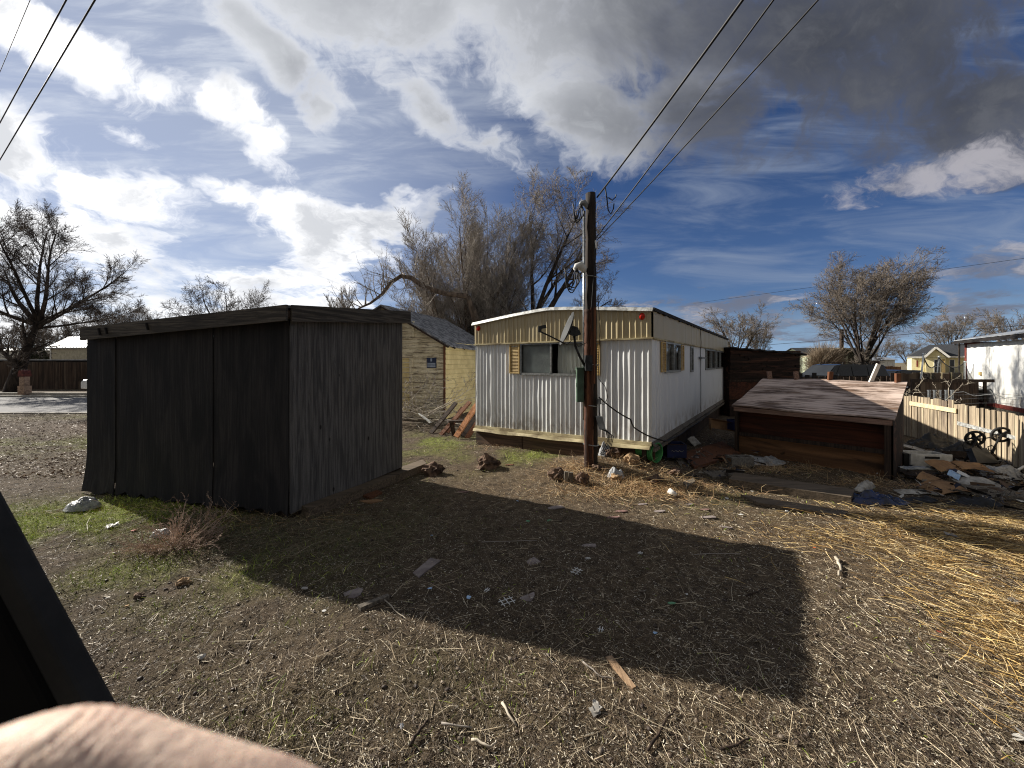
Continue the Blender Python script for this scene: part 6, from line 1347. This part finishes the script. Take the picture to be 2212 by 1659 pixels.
def scatter(name, n, ylo, yhi, mask, mx, Ll, Lh, wd_, cols, up_=(0., .35), zoff=(.0, .02), kind='stuff', curl=.3, mat='straw', wide=1.8, dirbias=None, pw=1.0, lab=None):
    x, y, z = pts(n, ylo, yhi, wide, pw, mask, mx); k = len(x); a = rng.random(k)*2*np.pi
    if dirbias is not None: a = np.where(rng.random(k) < .5, dirbias+rng.normal(size=k)*.5, a)
    el = up_[0]+(up_[1]-up_[0])*rng.random(k)**2; D = np.stack([np.cos(a)*np.cos(el), np.sin(a)*np.cos(el), np.sin(el)], -1); L = Ll+(Lh-Ll)*rng.random(k)**2
    B = np.stack([x, y, z+zoff[0]+(zoff[1]-zoff[0])*rng.random(k)], -1); cu = rng.normal(size=(k, 3))*curl*L[:, None]; cu[:, 2] = -abs(cu[:, 2])*.3
    o = ribbons(name, B, D, L, wd_[0]+(wd_[1]-wd_[0])*rng.random(k)**(2 if wd_[1] > .05 else 1), cu, pal(cols, k), M[mat]); return tag(o, lab, None, None, kind)
STR = [(190, 174, 146), (150, 134, 110), (118, 102, 84), (214, 200, 172), (94, 80, 66), (80, 66, 54), (70, 58, 48)]
CHP = [(204, 196, 178), (150, 138, 120), (82, 72, 62), (222, 214, 196), (60, 50, 44), (50, 42, 37), (150, 138, 118)]
GLD0 = [(214, 180, 108), (186, 148, 82), (158, 118, 60), (228, 204, 146), (126, 92, 50), (198, 172, 120), (112, 84, 52)]
GLD = [(222, 192, 126), (194, 160, 98), (158, 124, 72), (236, 214, 164), (120, 94, 60), (200, 176, 130), (96, 78, 56), (80, 66, 50)]
GRN = [(158, 184, 62), (182, 202, 78), (120, 146, 52), (200, 206, 108), (150, 150, 84)]
notgold = lambda x, y: np.clip(.06+1.25*m_straw(x, y)-.25*m_grass(x, y), 0.03, 1)
scatter('leaf_litter', 360000, 1.3, 13, lambda x, y: .15+1.1*fbm(x, y, 2.5, 4, 71)**1.5, 1, .005, .022, (.002, .007), CHP, (0, .5), (.0, .012))
scatter('straw_litter', 190000, 1.3, 12, notgold, 1, .018, .095, (.0015, .0034), STR, (0, .30), (.0, .015))
scatter('long_stalks', 6000, 1.5, 10, notgold, 1, .12, .34, (.002, .0045), STR[:4]+[(84, 70, 56), (74, 60, 50)], (0, .18), (.003, .02), curl=.25)
scatter('golden_straw', 640000, 1.3, 7.5, m_gold, 1.0, .05, .24, (.0022, .0048), GLD, (0, .40), (.0, .055), dirbias=-.55)
scatter('green_grass', 260000, 1.6, 16, lambda x, y: m_grass(x, y)**1.5, .9, .03, .085, (.0025, .005), GRN, (.7, 1.5), (0, .005), curl=.25, mat='blade')
scatter('sparse_grass', 50000, 1.5, 14, lambda x, y: .03+.7*np.clip(fbm(x, y, 1.9, 3, 81)-.52, 0, 1)*2+.5*g2(x, y, -6, 7.6, 6, 3), 1, .02, .055, (.002, .004), GRN+STR[:3], (.3, 1.3), (0, .005), curl=.3, mat='blade')
# taller dry grass: round the pole, along the walls, before the lean-to
def m_dry(x, y):
    m = 1.2*g2(x, y, 1.02, 6.0, .38, .38)+.9*g2(x, y, 2.2, 5.55, .75, .28)+.7*g2(x, y, 1.7, 5.3, 1.0, .25)+.75*g2(x, y, 4.6, 6.5, .8, .22)+.6*g2(x, y, 5.6, 5.75, .5, .2)+.35*g2(x, y, -.2, 7.9, 1.2, .2)+.5*g2(x, y, 2.0, 6.1, .5, .3)
    m = m+.12*g2(x, y, -3.2, 4.35, .9, .22)+.10*g2(x, y, -4.6, 4.75, 1.2, .18)
    return m
DRY = [(206, 176, 130), (178, 144, 100), (150, 118, 82), (224, 200, 156), (186, 150, 112)]
scatter('dry_grass', 300000, 3.6, 9, m_dry, 1, .06, .24, (.0022, .0042), DRY, (.1, 1.3), (0, .02), curl=.7)
scatter('dry_grass', 90000, 3.4, 6.6, lambda x, y: .8*g2(x, y, -2.2, 4.0, 1.1, .5)+.6*g2(x, y, -3.6, 4.3, 1.0, .35)+.4*g2(x, y, -1.3, 5.0, .4, .7), 1, .08, .30, (.002, .004), [(150, 138, 112), (120, 108, 86), (100, 92, 72), (88, 96, 66)], (.0, .9), (0, .02), curl=.8)
scatter('leaf_litter', 60000, 6, 15, lambda x, y: (x < -4)*(.5+.5*fbm(x, y, 1.5, 3, 91)), 1, .02, .06, (.01, .025), [(150, 132, 108), (110, 84, 66), (90, 64, 52), (180, 164, 138)], (0, .6), (0, .02), wide=1.7)
RUB = [(34, 32, 32), (22, 22, 24), (60, 50, 42), (92, 72, 54), (44, 38, 34), (120, 98, 74), (150, 146, 138), (28, 34, 56), (70, 64, 58), (180, 176, 168)]
def m_rub(x, y): return (.9*g2(x, y, 7.6, 6.1, .9, .55)+.7*g2(x, y, 6.7, 5.2, .8, .3)+.5*g2(x, y, 8.6, 7.2, .6, .7)+.45*g2(x, y, 4.0, 6.9, .7, .5)+.45*g2(x, y, 3.3, 6.2, .5, .35)+.4*g2(x, y, 5.0, 8.3, .5, 1.0)+.25*g2(x, y, 7.9, 8.4, .6, .8))
scatter('debris', 12000, 4.6, 10, m_rub, 1, .04, .20, (.02, .10), RUB, (0, .8), (.0, .14), curl=.35, wide=1.6)
scatter('debris', 36000, 4.6, 10, m_rub, 1, .02, .12, (.004, .02), RUB, (0, 1.0), (.0, .10), curl=.6, wide=1.6)
# pebbles and clods
k = 2600; x, y, z = pts(k, 1.5, 8, 1.4); k = len(x)
ico = bmesh.new(); bmesh.ops.create_icosphere(ico, subdivisions=1, radius=1); IV = np.array([tuple(v.co) for v in ico.verts]); IF = np.array([[v.index for v in f.verts] for f in ico.faces]); ico.free()
s = .004+.013*rng.random(k)**3; VV = IV[None]*(1+.35*rng.normal(size=(k, len(IV), 1)))*s[:, None, None]*np.array([1, 1, .7])+np.stack([x, y, z+s*.3], -1)[:, None]
FF_ = (IF[None]+(np.arange(k)*len(IV))[:, None, None]).reshape(-1, 3)
CC = np.repeat(pal([(96, 82, 70), (70, 60, 52), (130, 118, 104), (60, 50, 44)], k), len(IV), axis=0)
tag(raw_mesh('pebbles', VV.reshape(-1, 3), FF_, M['straw'], CC, False, 3), kind='stuff')
# clods of dark earth under the big rocks
# ------------------------------------------------------------------ car: the dark edge of an open door, close on the left
e0_, e1_ = px(0, 1045, .50), px(262, 1525, .50); dv = (e1_-e0_); top = e0_-dv*.9; bot = e1_+dv*1.15
door = thing('car_door', (bot.x-.3, bot.y, bot.z), 'black edge of an open car door slanting down the left foreground', 'car door')
m = MB(); m.prism([top, bot, bot+Vector((-.045, 0, 0)), top+Vector((-.028, 0, 0))], (0, -.03, 0)); m.build('weather_strip', simple('dull black rubber trim', (.012, .012, .0115), (.02, .02, .019), 16, .75), door, bevel=.006)
m = MB(); a_, b_ = top+Vector((-.026, -.036, 0)), bot+Vector((-.043, -.036, 0)); m.prism([a_, b_, b_+Vector((-.75, 0, 0)), Vector((a_.x-.35, a_.y, a_.z-.12)), Vector((a_.x-.12, a_.y, a_.z-.01))], (0, .05, 0)); m.build('door_panel', simple('black door card', (.004, .004, .004), (.006, .006, .006), 9, .9, 0, .1), door, bevel=.008)
m = MB(); h0 = bot+Vector((-.45, -.03, .12)); m.bar(h0, h0+Vector((.16, 0, .01)), .03, .035); m.build('door_handle', M['rubber'], door, bevel=.006)
# ------------------------------------------------------------------ the hand at the bottom left
def hp(u, v, Yy): return px(u-62, v+24, Yy)
hv, he, hr = [], [], []
def hadd(p, r_, par=None):
    hv.append(p); hr.append(r_); i = len(hv)-1
    if par is not None: he.append((par, i))
    return i
wr = hadd(hp(1500, 2560, .105), .027)                       # wrist, root
f1 = hadd(hp(1750, 2950, .14), .029, wr); f2 = hadd(hp(2100, 3500, .20), .034, f1); f3 = hadd(hp(2400, 4000, .26), .038, f2)
pm = hadd(hp(1150, 2250, .088), .026, wr)
def finger(chain, par):
    for q, r_ in chain: par = hadd(q, r_, par)
    return par
finger([(hp(880, 2010, .075), .0145), (hp(660, 1812, .071), .0125), (hp(560, 1752, .070), .0108), (hp(420, 1700, .070), .0098), (hp(290, 1655, .070), .0100), (hp(185, 1640, .070), .0106), (hp(70, 1655, .070), .0096), (hp(-60, 1705, .071), .0088), (hp(-180, 1765, .072), .0088), (hp(-290, 1850, .073), .0080), (hp(-360, 1920, .074), .0066)], pm)
finger([(hp(880, 2230, .084), .0140), (hp(620, 2040, .082), .0122), (hp(430, 1965, .082), .0098), (hp(190, 1930, .082), .0104), (hp(-40, 2010, .084), .0090), (hp(-190, 2110, .086), .0088), (hp(-290, 2230, .087), .0068)], pm)
finger([(hp(920, 2420, .092), .0135), (hp(680, 2260, .092), .0118), (hp(480, 2190, .093), .0096), (hp(280, 2170, .094), .0100), (hp(80, 2250, .095), .0088), (hp(-20, 2340, .096), .0084), (hp(-80, 2440, .097), .0066)], pm)
finger([(hp(1010, 2590, .100), .0130), (hp(800, 2470, .102), .0108), (hp(640, 2410, .103), .0086), (hp(500, 2400, .104), .0088), (hp(380, 2460, .105), .0078), (hp(310, 2530, .106), .0074), (hp(270, 2600, .107), .0058)], pm)
finger([(hp(1330, 2230, .070), .0170), (hp(1180, 2080, .058), .0130), (hp(1020, 2060, .050), .0115), (hp(840, 2120, .046), .0108), (hp(700, 2230, .045), .0078)], pm)
me = bpy.data.meshes.new('hand_cage'); me.from_pydata([tuple(p) for p in hv], he, []); ho = bpy.data.objects.new('hand_cage', me); col.objects.link(ho)
sk = ho.modifiers.new('skin', 'SKIN'); sk.use_smooth_shade = True
for i, d_ in enumerate(me.skin_vertices[0].data): d_.radius = (hr[i], hr[i]); d_.use_root = (i == 0)
sb = ho.modifiers.new('sub', 'SUBSURF'); sb.levels = 4; sb.render_levels = 4
dg = bpy.context.evaluated_depsgraph_get(); dg.update(); hm = bpy.data.meshes.new_from_object(ho.evaluated_get(dg)); bpy.data.objects.remove(ho)
nv = len(hm.vertices); A = np.zeros(nv*3); hm.vertices.foreach_get('co', A); A = A.reshape(-1, 3); Nn = np.zeros(nv*3); hm.vertices.foreach_get('normal', Nn); Nn = Nn.reshape(-1, 3)
kn = np.array(hp(175, 1560, .067)); ax_ = np.array((hp(420, 1700, .07)-hp(70, 1655, .07)).normalized()); ax2 = np.array(Vector(ax_).cross(Vector((0, 1, 0))))
rel = A-kn; sx = rel@ax_-.75*(rel@ax2); wgt = np.exp(-((rel@ax_)/.012)**2)*np.exp(-(np.linalg.norm(rel, axis=1)/.022)**4)
wn = fbm(A[:, 0]*90, A[:, 2]*90, 5, 3, 133)-.5
disp = -.00060*wgt*(.35+1.3*fbm(A[:, 0]*200, A[:, 2]*200, 2, 2, 143))*(.5+.5*np.cos(sx*2*np.pi/.0030+9*wn))**2.2
disp += .00022*(fbm(A[:, 0]*60+A[:, 2]*21, A[:, 2]*60+A[:, 1]*33, 6, 3, 97)-.5)
A = A+Nn*disp[:, None]; hm.vertices.foreach_set('co', A.ravel()); hm.update()
q = NB('weathered skin'); c = q.co(); n1 = q.noise(c, 60, 5, .6); n2 = q.noise(c, 420, 4, .7, .5); n3 = q.noise(c, 160, 4, .6)
colr = q.mix(q.ss(n1, .35, .65), lin((216, 192, 174)), lin((194, 166, 150))); colr = q.mix(q.mul(q.ss(n3, .5, .7), .5), colr, lin((224, 196, 172))); colr = q.mix(q.mul(q.ss(n2, .55, .7), .3), colr, lin((188, 146, 130)))
q.b.inputs['Subsurface Weight'].default_value = .25; q.b.inputs['Subsurface Radius'].default_value = (.9, .35, .2); q.b.inputs['Subsurface Scale'].default_value = .004
ad = q.n('ShaderNodeMath', operation='ADD'); q.l(n2, ad.inputs[0]); q.l(q.mul(n3, .6), ad.inputs[1]); q.bump(ad.outputs[0], .7, .0011); q.done(colr, .6, 0, .2)
hm.materials.clear(); hm.materials.append(q.m); hm.shade_smooth()
org = hv[wr]; pr = thing('person', tuple(org), 'bare bent finger and hand of a person filling the bottom left corner', 'person')
hm.transform(Matrix.Translation(-org)); hb_ = bpy.data.objects.new('hand', hm); col.objects.link(hb_); hb_.parent = pr
m = MB(); P = [hv[f2]-(hv[f2]-hv[f1]).normalized()*.02, hv[f2], hv[f3], hv[f3]+(hv[f3]-hv[f2])*.6]; m.tube(P, [.040, .045, .050, .055], 20); m.build('sleeve', simple('dark sleeve cloth', lin((44, 46, 54)), lin((32, 34, 40)), 40, .9), pr, smooth=True)
for o in list(bpy.data.objects):
    if o.type == 'MESH' and o.data and len(o.data.vertices) == 0: bpy.data.objects.remove(o)
